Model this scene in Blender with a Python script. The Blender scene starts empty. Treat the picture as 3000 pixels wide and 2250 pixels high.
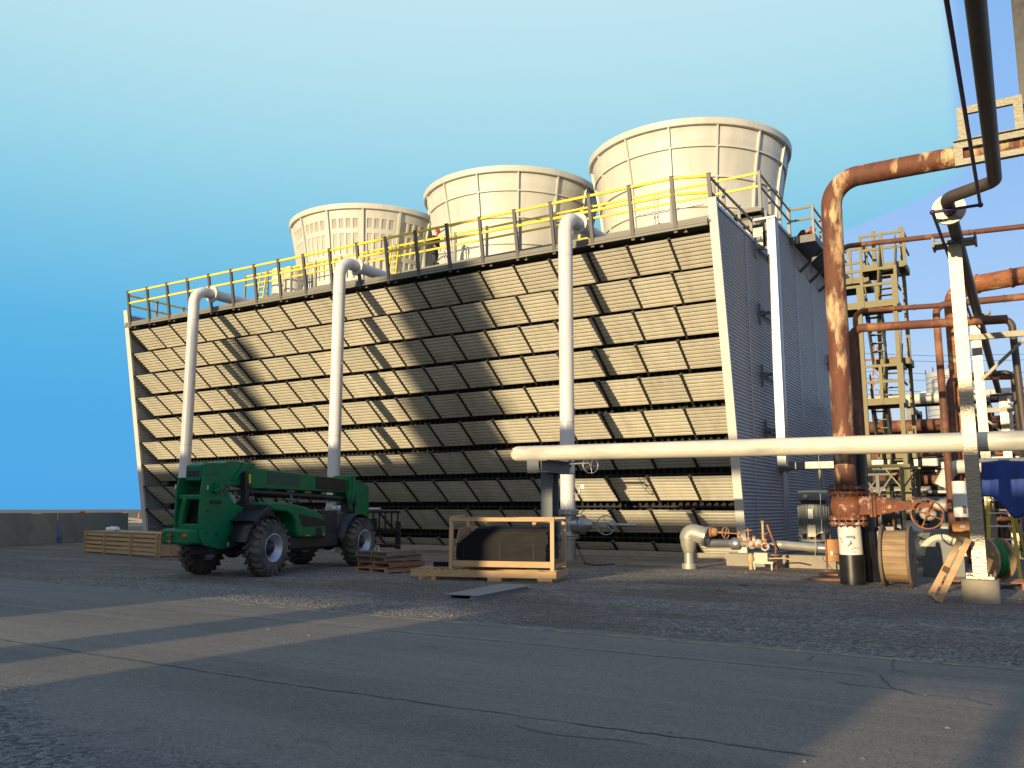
import bpy, math, random
from mathutils import Vector, Matrix
random.seed(7)
R = math.radians
sc = bpy.context.scene
C = sc.collection

# ------------------------------------------------------------------ camera
F_PX, CX, CY, CAM_H, HZ = 2480.0, 1500.0, 1125.0, 1.6, 1490.0
PITCH = math.atan((HZ-CY)/F_PX); YAW = R(31.2)
cd = bpy.data.cameras.new('camera'); cam = bpy.data.objects.new('camera', cd); C.objects.link(cam)
cam.location = (0, 0, CAM_H)
cam.rotation_euler = (math.pi/2+PITCH, 0, YAW)
cd.sensor_width = 36.0; cd.lens = 36.0*F_PX/3000.0
cd.clip_start = 0.1; cd.clip_end = 3000
sc.camera = cam
_f = Vector((-math.sin(YAW)*math.cos(PITCH), math.cos(YAW)*math.cos(PITCH), math.sin(PITCH)))
_r = Vector((math.cos(YAW), math.sin(YAW), 0)); _u = _r.cross(_f)
def at(px, py, ax, val):
    """survey helper: the point of the photograph's pixel on a plane axis=val"""
    d = _f*F_PX + _r*(px-CX) + _u*(CY-py); o = Vector((0, 0, CAM_H))
    return o + d*((val-o[ax])/d[ax])

# ------------------------------------------------------------------ sky and sun
def lin(c):
    return tuple(((v/255)/12.92 if v/255 <= .04045 else (((v/255)+.055)/1.055)**2.4) for v in c)
SUN_DIR = Vector((0.085, 1.0, -0.145)).normalized()      # the way the light travels
SUN_EL = math.asin(-SUN_DIR.z)
sd = bpy.data.lights.new('sun', 'SUN'); sun = bpy.data.objects.new('sun', sd); C.objects.link(sun)
sd.energy = 5.0; sd.angle = R(0.55); sd.color = (1.0, 0.78, 0.465)
sun.rotation_euler = SUN_DIR.to_track_quat('-Z', 'Y').to_euler(); sun.location = (-10, -60, 40)
w = bpy.data.worlds.new('World'); sc.world = w; w.use_nodes = True
nt = w.node_tree; N = nt.nodes; L = nt.links; N.clear()
out = N.new('ShaderNodeOutputWorld'); bg = N.new('ShaderNodeBackground'); L.new(bg.outputs[0], out.inputs[0])
tc = N.new('ShaderNodeTexCoord'); sx = N.new('ShaderNodeSeparateXYZ'); L.new(tc.outputs['Generated'], sx.inputs[0])
def ramp(stops):
    n = N.new('ShaderNodeValToRGB'); e = n.color_ramp.elements
    while len(e) < len(stops): e.new(.5)
    for i, (p, c) in enumerate(stops): e[i].position = p; e[i].color = (*lin(c), 1)
    n.color_ramp.interpolation = 'B_SPLINE' if False else 'LINEAR'
    return n
rl = ramp([(0.0, (78, 170, 236)), (0.10, (78, 172, 234)), (0.20, (94, 185, 234)), (0.29, (128, 201, 234)), (0.38, (158, 218, 238)), (0.46, (182, 228, 242)), (0.56, (200, 236, 246)), (0.85, (120, 170, 225))])
rr = ramp([(0.0, (206, 222, 240)), (0.08, (204, 226, 246)), (0.2, (172, 208, 250)), (0.35, (150, 194, 248)), (0.55, (136, 186, 244)), (0.9, (100, 150, 220))])
L.new(sx.outputs[2], rl.inputs[0]); L.new(sx.outputs[2], rr.inputs[0])
# the clearer, paler part of the sky lies to the right of this azimuth
az = math.atan2(*[at(2790, 100, 2, 30)[i] for i in (0, 1)]) if False else None
pdir = (at(2795, 150, 1, 50)-Vector((0, 0, CAM_H)))
ph = math.atan2(pdir.x, pdir.y)
dotn = N.new('ShaderNodeVectorMath'); dotn.operation = 'DOT_PRODUCT'; L.new(tc.outputs['Generated'], dotn.inputs[0])
dotn.inputs[1].default_value = (math.cos(ph), -math.sin(ph), 0)
mr = N.new('ShaderNodeMapRange'); mr.interpolation_type = 'SMOOTHSTEP'; L.new(dotn.outputs['Value'], mr.inputs[0])
mr.inputs[1].default_value = -0.012; mr.inputs[2].default_value = 0.008
lo = N.new('ShaderNodeMapRange'); lo.interpolation_type = 'SMOOTHSTEP'; L.new(sx.outputs[2], lo.inputs[0])
lo.inputs[1].default_value = .345; lo.inputs[2].default_value = .245; lo.inputs[3].default_value = 0; lo.inputs[4].default_value = .26
ad_ = N.new('ShaderNodeMath'); ad_.operation = 'ADD'; L.new(dotn.outputs['Value'], ad_.inputs[0]); L.new(lo.outputs[0], ad_.inputs[1])
L.remove(mr.inputs[0].links[0]); L.new(ad_.outputs[0], mr.inputs[0])
mx = N.new('ShaderNodeMix'); mx.data_type = 'RGBA'; L.new(mr.outputs[0], mx.inputs[0]); L.new(rl.outputs[0], mx.inputs[6]); L.new(rr.outputs[0], mx.inputs[7])
sky = N.new('ShaderNodeTexSky'); sky.sky_type = 'NISHITA'; sky.sun_disc = False
sky.sun_elevation = SUN_EL; sky.sun_rotation = math.atan2(-SUN_DIR.x, -SUN_DIR.y)
sv = N.new('ShaderNodeVectorMath'); sv.operation = 'SCALE'; sv.inputs[3].default_value = 0.10; L.new(sky.outputs[0], sv.inputs[0])
# towards the low sun behind the camera the sky is pale and warm
dw = N.new('ShaderNodeVectorMath'); dw.operation = 'DOT_PRODUCT'; L.new(tc.outputs['Generated'], dw.inputs[0]); dw.inputs[1].default_value = (-.05, -1, .1)
mw = N.new('ShaderNodeMapRange'); mw.interpolation_type = 'SMOOTHSTEP'; L.new(dw.outputs['Value'], mw.inputs[0]); mw.inputs[1].default_value = -.1; mw.inputs[2].default_value = .9; mw.inputs[4].default_value = .6
m3 = N.new('ShaderNodeMix'); m3.data_type = 'RGBA'; L.new(mw.outputs[0], m3.inputs[0]); L.new(mx.outputs[2], m3.inputs[6]); m3.inputs[7].default_value = (*lin((250, 234, 212)), 1)
m2 = N.new('ShaderNodeMix'); m2.data_type = 'RGBA'; m2.inputs[0].default_value = 0.04
L.new(m3.outputs[2], m2.inputs[6]); L.new(sv.outputs[0], m2.inputs[7]); L.new(m2.outputs[2], bg.inputs[0])
bg.inputs[1].default_value = 0.70
sc.view_settings.view_transform = 'Standard'; sc.view_settings.look = 'None'
sc.view_settings.exposure = 0.5; sc.view_settings.gamma = 1.0
sc.render.engine = 'CYCLES'

# ------------------------------------------------------------------ materials
def mat(name, col, rough=.6, metal=0.0, var=.12, scale=3.0, bump=0.0, bscale=40.0, col2=None, thr=.55, soft=.08, pscale=2.5, stretch=(1, 1, 1), spec=.5, col3=None, thr3=.6):
    m = bpy.data.materials.new(name); m.use_nodes = True
    nt = m.node_tree; N = nt.nodes; L = nt.links; b = N['Principled BSDF']
    b.inputs['Roughness'].default_value = rough; b.inputs['Metallic'].default_value = metal
    b.inputs['Specular IOR Level'].default_value = spec
    tc = N.new('ShaderNodeTexCoord'); mp = N.new('ShaderNodeMapping'); mp.inputs['Scale'].default_value = stretch
    L.new(tc.outputs['Object'], mp.inputs[0])
    n1 = N.new('ShaderNodeTexNoise'); n1.inputs['Scale'].default_value = scale; n1.inputs['Detail'].default_value = 8; n1.inputs['Roughness'].default_value = .65
    L.new(mp.outputs[0], n1.inputs[0])
    mr = N.new('ShaderNodeMapRange'); mr.inputs[1].default_value = .25; mr.inputs[2].default_value = .75
    mr.inputs[3].default_value = 1-var; mr.inputs[4].default_value = 1+var
    L.new(n1.outputs[0], mr.inputs[0])
    src = None
    def patch(prev, c2, th, so, ps, seed):
        n2 = N.new('ShaderNodeTexNoise'); n2.noise_dimensions = '4D'; n2.inputs['W'].default_value = seed
        n2.inputs['Scale'].default_value = ps; n2.inputs['Detail'].default_value = 9; n2.inputs['Roughness'].default_value = .62
        L.new(mp.outputs[0], n2.inputs[0])
        m_ = N.new('ShaderNodeMapRange'); m_.inputs[1].default_value = th-so; m_.inputs[2].default_value = th+so; L.new(n2.outputs[0], m_.inputs[0])
        x = N.new('ShaderNodeMix'); x.data_type = 'RGBA'; L.new(m_.outputs[0], x.inputs[0]); x.inputs[7].default_value = (*c2, 1)
        if prev is None: x.inputs[6].default_value = (*col, 1)
        else: L.new(prev, x.inputs[6])
        return x.outputs[2]
    if col2: src = patch(None, col2, thr, soft, pscale, 1.3)
    if col3: src = patch(src, col3, thr3, soft, pscale*1.7, 7.7)
    v = N.new('ShaderNodeVectorMath'); v.operation = 'SCALE'; L.new(mr.outputs[0], v.inputs[3])
    if src: L.new(src, v.inputs[0])
    else: v.inputs[0].default_value = col
    L.new(v.outputs[0], b.inputs['Base Color'])
    r2 = N.new('ShaderNodeMapRange'); r2.inputs[1].default_value = .2; r2.inputs[2].default_value = .8
    r2.inputs[3].default_value = max(.05, rough-.1); r2.inputs[4].default_value = min(1, rough+.1); L.new(n1.outputs[0], r2.inputs[0]); L.new(r2.outputs[0], b.inputs['Roughness'])
    if bump:
        n3 = N.new('ShaderNodeTexNoise'); n3.inputs['Scale'].default_value = bscale; n3.inputs['Detail'].default_value = 5; L.new(mp.outputs[0], n3.inputs[0])
        bp = N.new('ShaderNodeBump'); bp.inputs['Strength'].default_value = bump; bp.inputs['Distance'].default_value = .02; L.new(n3.outputs[0], bp.inputs['Height']); L.new(bp.outputs[0], b.inputs['Normal'])
    return m
M = {}
M['louvre'] = mat('louvre_frp', (.61, .58, .48), .55, var=.12, scale=1.6, bump=.05, stretch=(1.6, .6, .5), col2=(.47, .445, .36), thr=.64, soft=.12, pscale=1.1)
def per_object(m, lo, hi):
    nt = m.node_tree; b = nt.nodes['Principled BSDF']; l = b.inputs['Base Color'].links[0]; s_ = l.from_socket
    oi = nt.nodes.new('ShaderNodeObjectInfo'); mr_ = nt.nodes.new('ShaderNodeMapRange'); mr_.inputs[3].default_value = lo; mr_.inputs[4].default_value = hi
    nt.links.new(oi.outputs['Random'], mr_.inputs[0]); v = nt.nodes.new('ShaderNodeVectorMath'); v.operation = 'SCALE'
    nt.links.new(s_, v.inputs[0]); nt.links.new(mr_.outputs[0], v.inputs[3]); nt.links.new(v.outputs[0], b.inputs['Base Color'])
per_object(M['louvre'], .90, 1.06)
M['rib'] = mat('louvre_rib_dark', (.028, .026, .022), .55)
M['beam'] = mat('deck_beam_grey', (.16, .155, .135), .55, var=.15)
M['postdark'] = mat('post_dark_frp', (.075, .072, .070), .5)
M['post'] = mat('post_grey_frp', (.19, .185, .175), .5)
M['yellow'] = mat('safety_yellow', (.74, .52, .01), .42, var=.1)
M['fill'] = mat('fill_black', (.005, .005, .005), .7, var=.4, scale=20, stretch=(6, 6, .3))
M['stack'] = mat('stack_cream_frp', (.52, .51, .455), .5, var=.07, scale=.8, bump=.03, bscale=3, col2=(.43, .415, .36), thr=.61, soft=.12, pscale=1.0, stretch=(1.6, 1.6, .22))
M['galv'] = mat('galvanised_sheet', (.40, .42, .46), .40, metal=.3, var=.08, scale=.7, stretch=(1, 1, .5))
M['trim'] = mat('trim_light', (.50, .485, .44), .5, var=.08, scale=1)
M['white'] = mat('white_pipe_paint', (.60, .59, .57), .38, var=.06, scale=1.2, col2=(.50, .46, .38), thr=.63, soft=.09, pscale=1.8, stretch=(2.4, 2.4, .22))
M['weather'] = mat('weathered_white_paint', (.54, .51, .435), .5, var=.09, scale=2, col2=(.34, .33, .30), thr=.55, soft=.06, pscale=1.5, stretch=(.35, 1, 1), col3=(.30, .13, .05), thr3=.73)
M['rust'] = mat('rusted_pipe', (.125, .043, .022), .75, var=.35, scale=6, col2=(.60, .40, .22), thr=.56, soft=.05, pscale=1.6, stretch=(1.6, 1.6, .5), col3=(.08, .038, .024), thr3=.58, bump=.25)
M['rust2'] = mat('rust_brown', (.12, .046, .028), .75, var=.3, scale=5, col2=(.34, .15, .06), thr=.6, soft=.08, pscale=2, stretch=(1, 1, .6), bump=.2)
M['rusthot'] = mat('rust_orange', (.25, .085, .03), .75, var=.3, scale=5, col2=(.60, .42, .24), thr=.60, soft=.06, pscale=2.2, stretch=(.8, 1.6, 1.6), col3=(.13, .06, .03), thr3=.6, bump=.2)
M['darkpipe'] = mat('dark_tar_pipe', (.055, .040, .033), .55, var=.35, scale=3, stretch=(1, .4, 1))
M['conduit'] = mat('dark_blue_conduit', (.035, .015, .09), .5, var=.2)
M['blackpaint'] = mat('black_coating', (.012, .012, .013), .35, var=.5, scale=4)
M['steel'] = mat('galvanised_steel', (.27, .245, .195), .36, metal=.5, var=.14, scale=5, bump=.5, bscale=14, stretch=(1, 1, 2.5))
M['greysteel'] = mat('grey_painted_steel', (.10, .115, .13), .5, var=.2, scale=2)
M['silver'] = mat('silver_metal_jacket', (.33, .33, .335), .36, metal=.7, var=.15, scale=4, bump=.1, bscale=10)
M['dullsilver'] = mat('weathered_jacket', (.33, .32, .28), .5, metal=.4, var=.2, scale=3, bump=.1)
M['green'] = mat('green_paint', (.002, .135, .048), .5, var=.16, scale=1.3, spec=.3, col3=(.05, .10, .05), thr3=.66, bump=.05, col2=(.012, .10, .05), thr=.62, soft=.1, pscale=1.5)
M['darkgreen'] = mat('green_paint_patch', (.012, .062, .042), .6, var=.06)
M['black'] = mat('black_plastic', (.012, .012, .014), .55, var=.3)
M['decal'] = mat('black_decal', (.006, .007, .006), .6, var=.1)
M['navy'] = mat('navy_decal', (.012, .009, .035), .6, var=.1)
M['tyre'] = mat('tyre_rubber_dusty', (.045, .042, .038), .85, var=.3, scale=5, col2=(.13, .118, .095), thr=.54, soft=.12, pscale=3, bump=.3)
M['rim'] = mat('rim_silver', (.42, .43, .48), .42, metal=.55, var=.15, scale=6)
M['amber'] = mat('amber_reflector', (.50, .20, .01), .3)
M['wood'] = mat('raw_pine', (.42, .28, .145), .7, var=.16, scale=3, col2=(.38, .23, .11), thr=.55, soft=.12, pscale=2.0, stretch=(.5, 3, 6), bump=.1)
M['woodv'] = mat('raw_pine_upright', (.46, .31, .165), .7, var=.16, scale=3, col2=(.40, .25, .12), thr=.58, soft=.1, pscale=2.0, stretch=(6, 6, .6), bump=.1)
M['oldwood'] = mat('weathered_pallet_wood', (.17, .115, .08), .8, var=.3, scale=4, col2=(.26, .20, .15), thr=.55, soft=.1, pscale=3, stretch=(3, .6, 4), bump=.2)
M['reelwood'] = mat('reel_wood', (.32, .225, .125), .7, var=.2, scale=4, col2=(.22, .13, .07), thr=.54, soft=.12, pscale=2.5, stretch=(.6, 3, 3), bump=.12)
M['reelend'] = mat('reel_flange_wood', (.14, .10, .07), .75, var=.25, scale=5, bump=.15)
M['concrete'] = mat('concrete', (.27, .235, .18), .85, var=.15, scale=4, col2=(.25, .23, .19), thr=.55, soft=.1, pscale=2, bump=.25)
M['wallconc'] = mat('wall_concrete', (.26, .245, .205), .85, var=.12, scale=2.5, col2=(.19, .18, .155), thr=.55, soft=.12, pscale=.9, bump=.2, bscale=12)
M['stair'] = mat('stair_green_yellow_steel', (.165, .14, .062), .6, var=.2, scale=3)
M['stairdark'] = mat('stair_dark_steel', (.045, .06, .055), .6, var=.2)
M['dim'] = mat('shade_dimmed_pipe', (.05, .04, .034), .65, var=.4, scale=5)  # pipe colour darkened to stand in for shade among the far plant
M['dimsteel'] = mat('shade_dimmed_steel', (.13, .125, .11), .6, var=.3, scale=5)  # darker steel variant, the plant's shade put into its colour
M['bracket'] = mat('weathered_bracket_steel', (.19, .18, .135), .5, metal=.25, var=.25, scale=9, bump=.5, bscale=14)
M['duct'] = mat('duct_sheet', (.25, .26, .28), .42, metal=.4, var=.1)
M['tray'] = mat('tray_sheet', (.22, .22, .21), .45, metal=.3, var=.1)
M['tank'] = mat('tank_grey_paint', (.40, .42, .45), .5, var=.06, scale=1)
M['line'] = mat('seam_dark', (.06, .06, .07), .6)
M['tarp'] = mat('blue_tarpaulin', (.008, .035, .20), .75, var=.25, scale=3, bump=.3, bscale=6)
M['orange'] = mat('orange_cabinet_paint', (.38, .14, .015), .5, var=.1)
M['cone'] = mat('cone_orange', (.75, .09, .015), .5, var=.1)
M['log'] = mat('log_grey', (.20, .18, .155), .85, var=.25, bump=.3)
M['blue'] = mat('shovel_blue', (.02, .07, .26), .45, var=.15)
M['handle'] = mat('shovel_handle_wood', (.42, .30, .14), .6)
M['motor'] = mat('motor_grey_green', (.13, .14, .135), .5, var=.15)
M['overalls'] = mat('navy_overalls', (.028, .022, .035), .8, var=.2)
M['helmet'] = mat('red_helmet', (.35, .05, .035), .35)
M['skin'] = mat('skin', (.42, .25, .17), .6)
M['ladder'] = mat('yellow_fibreglass', (.50, .38, .03), .5, var=.15)
M['alu'] = mat('aluminium', (.60, .62, .64), .35, metal=.7)
M['greenwire'] = mat('green_cable', (.005, .16, .05), .45)
M['brownwood'] = mat('reddish_board', (.26, .12, .06), .8, var=.25)
M['pump'] = mat('pump_casing_cream', (.40, .38, .29), .5, var=.2)
M['bluegrey'] = mat('blue_grey_machine', (.085, .095, .095), .5, var=.25)
M['brick'] = mat('far_wall_brown', (.16, .07, .045), .8, var=.15)
M['bag'] = mat('white_plastic_bag', (.60, .60, .62), .5)
M['glass'] = mat('cab_glass', (.30, .36, .46), .12, spec=.8, var=.05)

# ------------------------------------------------------------------ mesh helper
class MB:
    def __init__(s): s.v = []; s.f = []; s.sm = []
    def add(s, vs, fs, smooth=False):
        b = len(s.v); s.v += [Vector(v) for v in vs]
        for f in fs: s.f.append([b+i for i in f]); s.sm.append(smooth)
        return s
    def box(s, x0, x1, y0, y1, z0, z1):
        v = [(x, y, z) for z in (z0, z1) for y in (y0, y1) for x in (x0, x1)]
        return s.add(v, [(0, 2, 3, 1), (4, 5, 7, 6), (0, 1, 5, 4), (2, 6, 7, 3), (0, 4, 6, 2), (1, 3, 7, 5)])
    def beam(s, p, q, w, h, up=(0, 0, 1)):
        p = Vector(p); q = Vector(q); d = (q-p).normalized(); up = Vector(up)
        if abs(d.dot(up)) > .97: up = Vector((0, 1, 0)) if abs(d.y) < .9 else Vector((1, 0, 0))
        a = d.cross(up).normalized(); b = a.cross(d).normalized()
        v = [c + a*(sx*w/2) + b*(sz*h/2) for c in (p, q) for sz in (-1, 1) for sx in (-1, 1)]
        return s.add(v, [(0, 1, 3, 2), (4, 6, 7, 5), (0, 4, 5, 1), (2, 3, 7, 6), (0, 2, 6, 4), (1, 5, 7, 3)])
    def prism(s, pts, ext):
        n = len(pts); ext = Vector(ext); a = [Vector(p) for p in pts]; b = [p+ext for p in a]
        return s.add(a+b, [list(range(n))[::-1], list(range(n, 2*n))]+[(i, (i+1) % n, n+(i+1) % n, n+i) for i in range(n)])
    def cyl(s, p, q, r, n=20, r2=None, caps=True):
        p = Vector(p); q = Vector(q); r2 = r if r2 is None else r2
        d = (q-p).normalized(); a = d.orthogonal().normalized(); b = d.cross(a)
        ring = lambda c, rr: [c+(a*math.cos(t)+b*math.sin(t))*rr for t in [2*math.pi*i/n for i in range(n)]]
        A = ring(p, r); B = ring(q, r2)
        s.add(A+B, [(i, (i+1) % n, n+(i+1) % n, n+i) for i in range(n)], True)
        if caps: s.add(A, [list(range(n))[::-1]]); s.add(B, [list(range(n))])
        return s
    def tube(s, pts, r, n=18, fil=0.0, seg=8, caps=True):
        P = [Vector(p) for p in pts]; path = [P[0]]
        for i in range(1, len(P)-1):
            a, c, b = P[i-1], P[i], P[i+1]; u = (a-c); v = (b-c)
            ang = u.angle(v); rr = fil if not isinstance(fil, (list, tuple)) else fil[i-1]
            t = min(rr/math.tan(ang/2) if ang < 3.1 else 0, u.length*.49 if i > 1 else u.length*.98, v.length*.49 if i < len(P)-2 else v.length*.98)
            if t < 1e-4: path.append(c); continue
            u.normalize(); v.normalize(); R_ = t*math.tan(ang/2); ctr = c+(u+v).normalized()*(R_/math.sin(ang/2))
            e0 = (c+u*t)-ctr; e1 = (c+v*t)-ctr; tot = e0.angle(e1); ax = e0.cross(e1).normalized()
            for k in range(seg+1): path.append(ctr+(Matrix.Rotation(tot*k/seg, 3, ax) @ e0))
        path.append(P[-1])
        rings = []; d0 = (path[1]-path[0]).normalized(); a = d0.orthogonal().normalized()
        for i, p in enumerate(path):
            d = (path[min(i+1, len(path)-1)]-path[max(i-1, 0)]).normalized()
            a = (a-d*a.dot(d)).normalized(); b = d.cross(a)
            rings += [p+(a*math.cos(t)+b*math.sin(t))*r for t in [2*math.pi*k/n for k in range(n)]]
        m = len(path)
        s.add(rings, [(i*n+k, i*n+(k+1) % n, (i+1)*n+(k+1) % n, (i+1)*n+k) for i in range(m-1) for k in range(n)], True)
        if caps: s.add(rings[:n], [list(range(n))[::-1]]); s.add(rings[-n:], [list(range(n))])
        return s
    def lathe(s, prof, c, ax=(0, 0, 1), n=32, smooth=True):
        """prof: list of (radius, distance along axis)"""
        c = Vector(c); d = Vector(ax).normalized(); a = d.orthogonal().normalized(); b = d.cross(a); m = len(prof)
        v = [c+d*h+(a*math.cos(2*math.pi*k/n)+b*math.sin(2*math.pi*k/n))*max(r, 1e-4) for r, h in prof for k in range(n)]
        return s.add(v, [(i*n+k, i*n+(k+1) % n, (i+1)*n+(k+1) % n, (i+1)*n+k) for i in range(m-1) for k in range(n)], smooth)
    def torus(s, c, ax, R0, r, n=32, k=8):
        prof = [(R0+r*math.cos(2*math.pi*i/k), r*math.sin(2*math.pi*i/k)) for i in range(k+1)]
        return s.lathe(prof, c, ax, n)
    def ball(s, c, r, n=14, sq=(1, 1, 1)):
        m = n//2; vs = []
        for i in range(m+1):
            t = math.pi*i/m
            for k in range(n):
                p = 2*math.pi*k/n; vs.append(Vector(c)+Vector((math.sin(t)*math.cos(p)*r*sq[0], math.sin(t)*math.sin(p)*r*sq[1], math.cos(t)*r*sq[2])))
        return s.add(vs, [(i*n+k, (i+1)*n+k, (i+1)*n+(k+1) % n, i*n+(k+1) % n) for i in range(m) for k in range(n)], True)
    def build(s, name, m, parent=None, bevel=0, local=None):
        off = Vector((0, 0, 0))
        if parent is not None and not (parent.get('_loc') if local is None else local): off = ORG.get(parent.name, Vector((0, 0, 0)))
        me = bpy.data.meshes.new(name); me.from_pydata([v-off for v in s.v], [], s.f)
        me.polygons.foreach_set('use_smooth', s.sm)
        me.materials.append(M[m] if isinstance(m, str) else m); me.update()
        o = bpy.data.objects.new(name, me); C.objects.link(o)
        if parent is not None: o.parent = parent; ORG[o.name] = off
        if bevel:
            b = o.modifiers.new('bevel', 'BEVEL'); b.width = bevel; b.segments = 2; b.limit_method = 'ANGLE'; b.angle_limit = R(40)
        return o
ORG = {}
def thing(name, label, cat, loc, group=None, rz=0, local=False):
    o = bpy.data.objects.new(name, None); C.objects.link(o); o.location = loc; o.rotation_euler = (0, 0, rz)
    o.empty_display_size = .3
    o['label'] = label; o['category'] = cat
    if group: o['group'] = group
    ORG[o.name] = Vector((0, 0, 0)) if local else Vector(loc)
    return o
def tag(o, label, cat, group=None):
    o['label'] = label; o['category'] = cat
    if group: o['group'] = group
    return o
def struct(o, kind='structure'): o['kind'] = kind; return o
def plabel(o, t): o['label'] = t; return o
def copy_tree(o, parent=None):
    c = o.copy(); C.objects.link(c)
    if parent is not None: c.parent = parent
    for ch in list(o.children): copy_tree(ch, c)
    return c
def bolts(mb, c, ax, R0, n, r=.018, h=.05, off=0):
    d = Vector(ax).normalized(); a = d.orthogonal().normalized(); b = d.cross(a); c = Vector(c)
    for i in range(n):
        t = 2*math.pi*(i+off)/n; p = c+(a*math.cos(t)+b*math.sin(t))*R0
        mb.cyl(p-d*h/2, p+d*h/2, r, 6)
# ------------------------------------------------------------------ ground, road
def ground_mat(name, kind):
    m = bpy.data.materials.new(name); m.use_nodes = True; nt = m.node_tree; N = nt.nodes; L = nt.links; b = N['Principled BSDF']
    b.inputs['Roughness'].default_value = .9; b.inputs['Specular IOR Level'].default_value = .25
    tc = N.new('ShaderNodeTexCoord')
    def noise(sc_, det=8, ro=.6, w_=0.0, st=None):
        n = N.new('ShaderNodeTexNoise'); n.noise_dimensions = '4D'; n.inputs['W'].default_value = w_
        n.inputs['Scale'].default_value = sc_; n.inputs['Detail'].default_value = det; n.inputs['Roughness'].default_value = ro
        if st:
            mp = N.new('ShaderNodeMapping'); mp.inputs['Scale'].default_value = st; L.new(tc.outputs['Object'], mp.inputs[0]); L.new(mp.outputs[0], n.inputs[0])
        else: L.new(tc.outputs['Object'], n.inputs[0])
        return n.outputs[0]
    def mrg(s_, a, b_, c, d):
        x = N.new('ShaderNodeMapRange'); x.inputs[1].default_value = a; x.inputs[2].default_value = b_; x.inputs[3].default_value = c; x.inputs[4].default_value = d
        L.new(s_, x.inputs[0]); return x.outputs[0]
    def mix(f, a, b_):
        x = N.new('ShaderNodeMix'); x.data_type = 'RGBA'; L.new(f, x.inputs[0])
        for i, q in ((6, a), (7, b_)):
            if isinstance(q, tuple): x.inputs[i].default_value = (*q, 1)
            else: L.new(q, x.inputs[i])
        return x.outputs[2]
    def mul(a, f):
        v = N.new('ShaderNodeVectorMath'); v.operation = 'SCALE'; L.new(f, v.inputs[3])
        if isinstance(a, tuple): v.inputs[0].default_value = a
        else: L.new(a, v.inputs[0])
        return v.outputs[0]
    if kind == 'gravel':
        vo = N.new('ShaderNodeTexVoronoi'); vo.inputs['Scale'].default_value = 22; L.new(tc.outputs['Object'], vo.inputs[0])
        hs = N.new('ShaderNodeSeparateColor'); L.new(vo.outputs['Color'], hs.inputs[0])
        stone = mul((.245, .215, .188), mrg(hs.outputs[0], 0, 1, .45, 1.75))
        dirt = mul((.15, .118, .08), mrg(noise(9, 8, .7, 3), .3, .7, .75, 1.3))
        f = mrg(noise(.35, 6, .62, 1.0, (.6, 1.4, 1)), .47, .57, 0, 1)
        sp_ = N.new('ShaderNodeSeparateXYZ'); L.new(tc.outputs['Object'], sp_.inputs[0]); mxx = N.new('ShaderNodeMath'); mxx.operation = 'MAXIMUM'; L.new(f, mxx.inputs[0]); L.new(mrg(sp_.outputs[0], -14, -24, 0, .8), mxx.inputs[1]); f = mxx.outputs[0]
        col = mix(f, stone, mix(mrg(noise(30, 3, .6, 5), .5, .56, 0, 1), dirt, stone))
        col = mul(col, mrg(noise(.8, 5, .6, 9, (.4, 1.5, 1)), .3, .7, .72, 1.2))
        h1 = mrg(vo.outputs['Distance'], 0, .6, 1, 0)
        ad = N.new('ShaderNodeMath'); ad.operation = 'ADD'; L.new(h1, ad.inputs[0]); L.new(noise(60, 4), ad.inputs[1])
        bp = N.new('ShaderNodeBump'); bp.inputs['Strength'].default_value = 1.0; bp.inputs['Distance'].default_value = .05; L.new(ad.outputs[0], bp.inputs['Height'])
    else:
        base = mul((.176, .154, .130), mrg(noise(170, 3, .7), .3, .7, .72, 1.3))
        f = mrg(noise(.5, 7, .62, 2.0, (.22, 1.6, 1)), .42, .62, 0, 1)
        col = mix(f, base, mul(base, mrg(noise(3, 4), .3, .7, .70, .86)))
        # pale dust dragged along the wheel lines
        d = mrg(noise(.7, 8, .66, 6.0, (.16, 2.6, 1)), .50, .66, 0, .7)
        col = mix(d, col, (.215, .19, .155))
        # oil stains
        col = mix(mrg(noise(1.6, 8, .7, 11.0, (.5, 1, 1)), .61, .69, 0, .6), col, (.07, .066, .063))
        # loose dirt washed over the near and left hand part
        sp = N.new('ShaderNodeSeparateXYZ'); L.new(tc.outputs['Object'], sp.inputs[0])
        e = N.new('ShaderNodeMath'); e.operation = 'MULTIPLY_ADD'; L.new(noise(1.1, 8, .7, 4.0), e.inputs[0]); e.inputs[1].default_value = 2.4; L.new(sp.outputs[1], e.inputs[2])
        near = mrg(e.outputs[0], 5.4, 4.8, 0, .8)
        cx_ = N.new('ShaderNodeMath'); cx_.operation = 'MULTIPLY_ADD'; L.new(sp.outputs[0], cx_.inputs[0]); cx_.inputs[1].default_value = .30; L.new(e.outputs[0], cx_.inputs[2])
        corner = mrg(cx_.outputs[0], 3.5, 2.9, 0, 1)
        vo = N.new('ShaderNodeTexVoronoi'); vo.inputs['Scale'].default_value = 40; L.new(tc.outputs['Object'], vo.inputs[0])
        hs = N.new('ShaderNodeSeparateColor'); L.new(vo.outputs['Color'], hs.inputs[0])
        col = mix(near, col, mul((.115, .105, .10), mrg(hs.outputs[0], 0, 1, .5, 1.6)))
        vg = N.new('ShaderNodeTexVoronoi'); vg.inputs['Scale'].default_value = 26; L.new(tc.outputs['Object'], vg.inputs[0]); vh = N.new('ShaderNodeSeparateColor'); L.new(vg.outputs['Color'], vh.inputs[0])
        col = mix(corner, col, mul((.12, .11, .105), mrg(vh.outputs[0], 0, 1, .35, 1.9)))
        v9 = N.new('ShaderNodeTexVoronoi'); v9.inputs['Scale'].default_value = 75; L.new(tc.outputs['Object'], v9.inputs[0]); h9 = N.new('ShaderNodeSeparateColor'); L.new(v9.outputs['Color'], h9.inputs[0])
        col = mul(col, mrg(h9.outputs[1], 0, 1, .74, 1.26))
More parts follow.
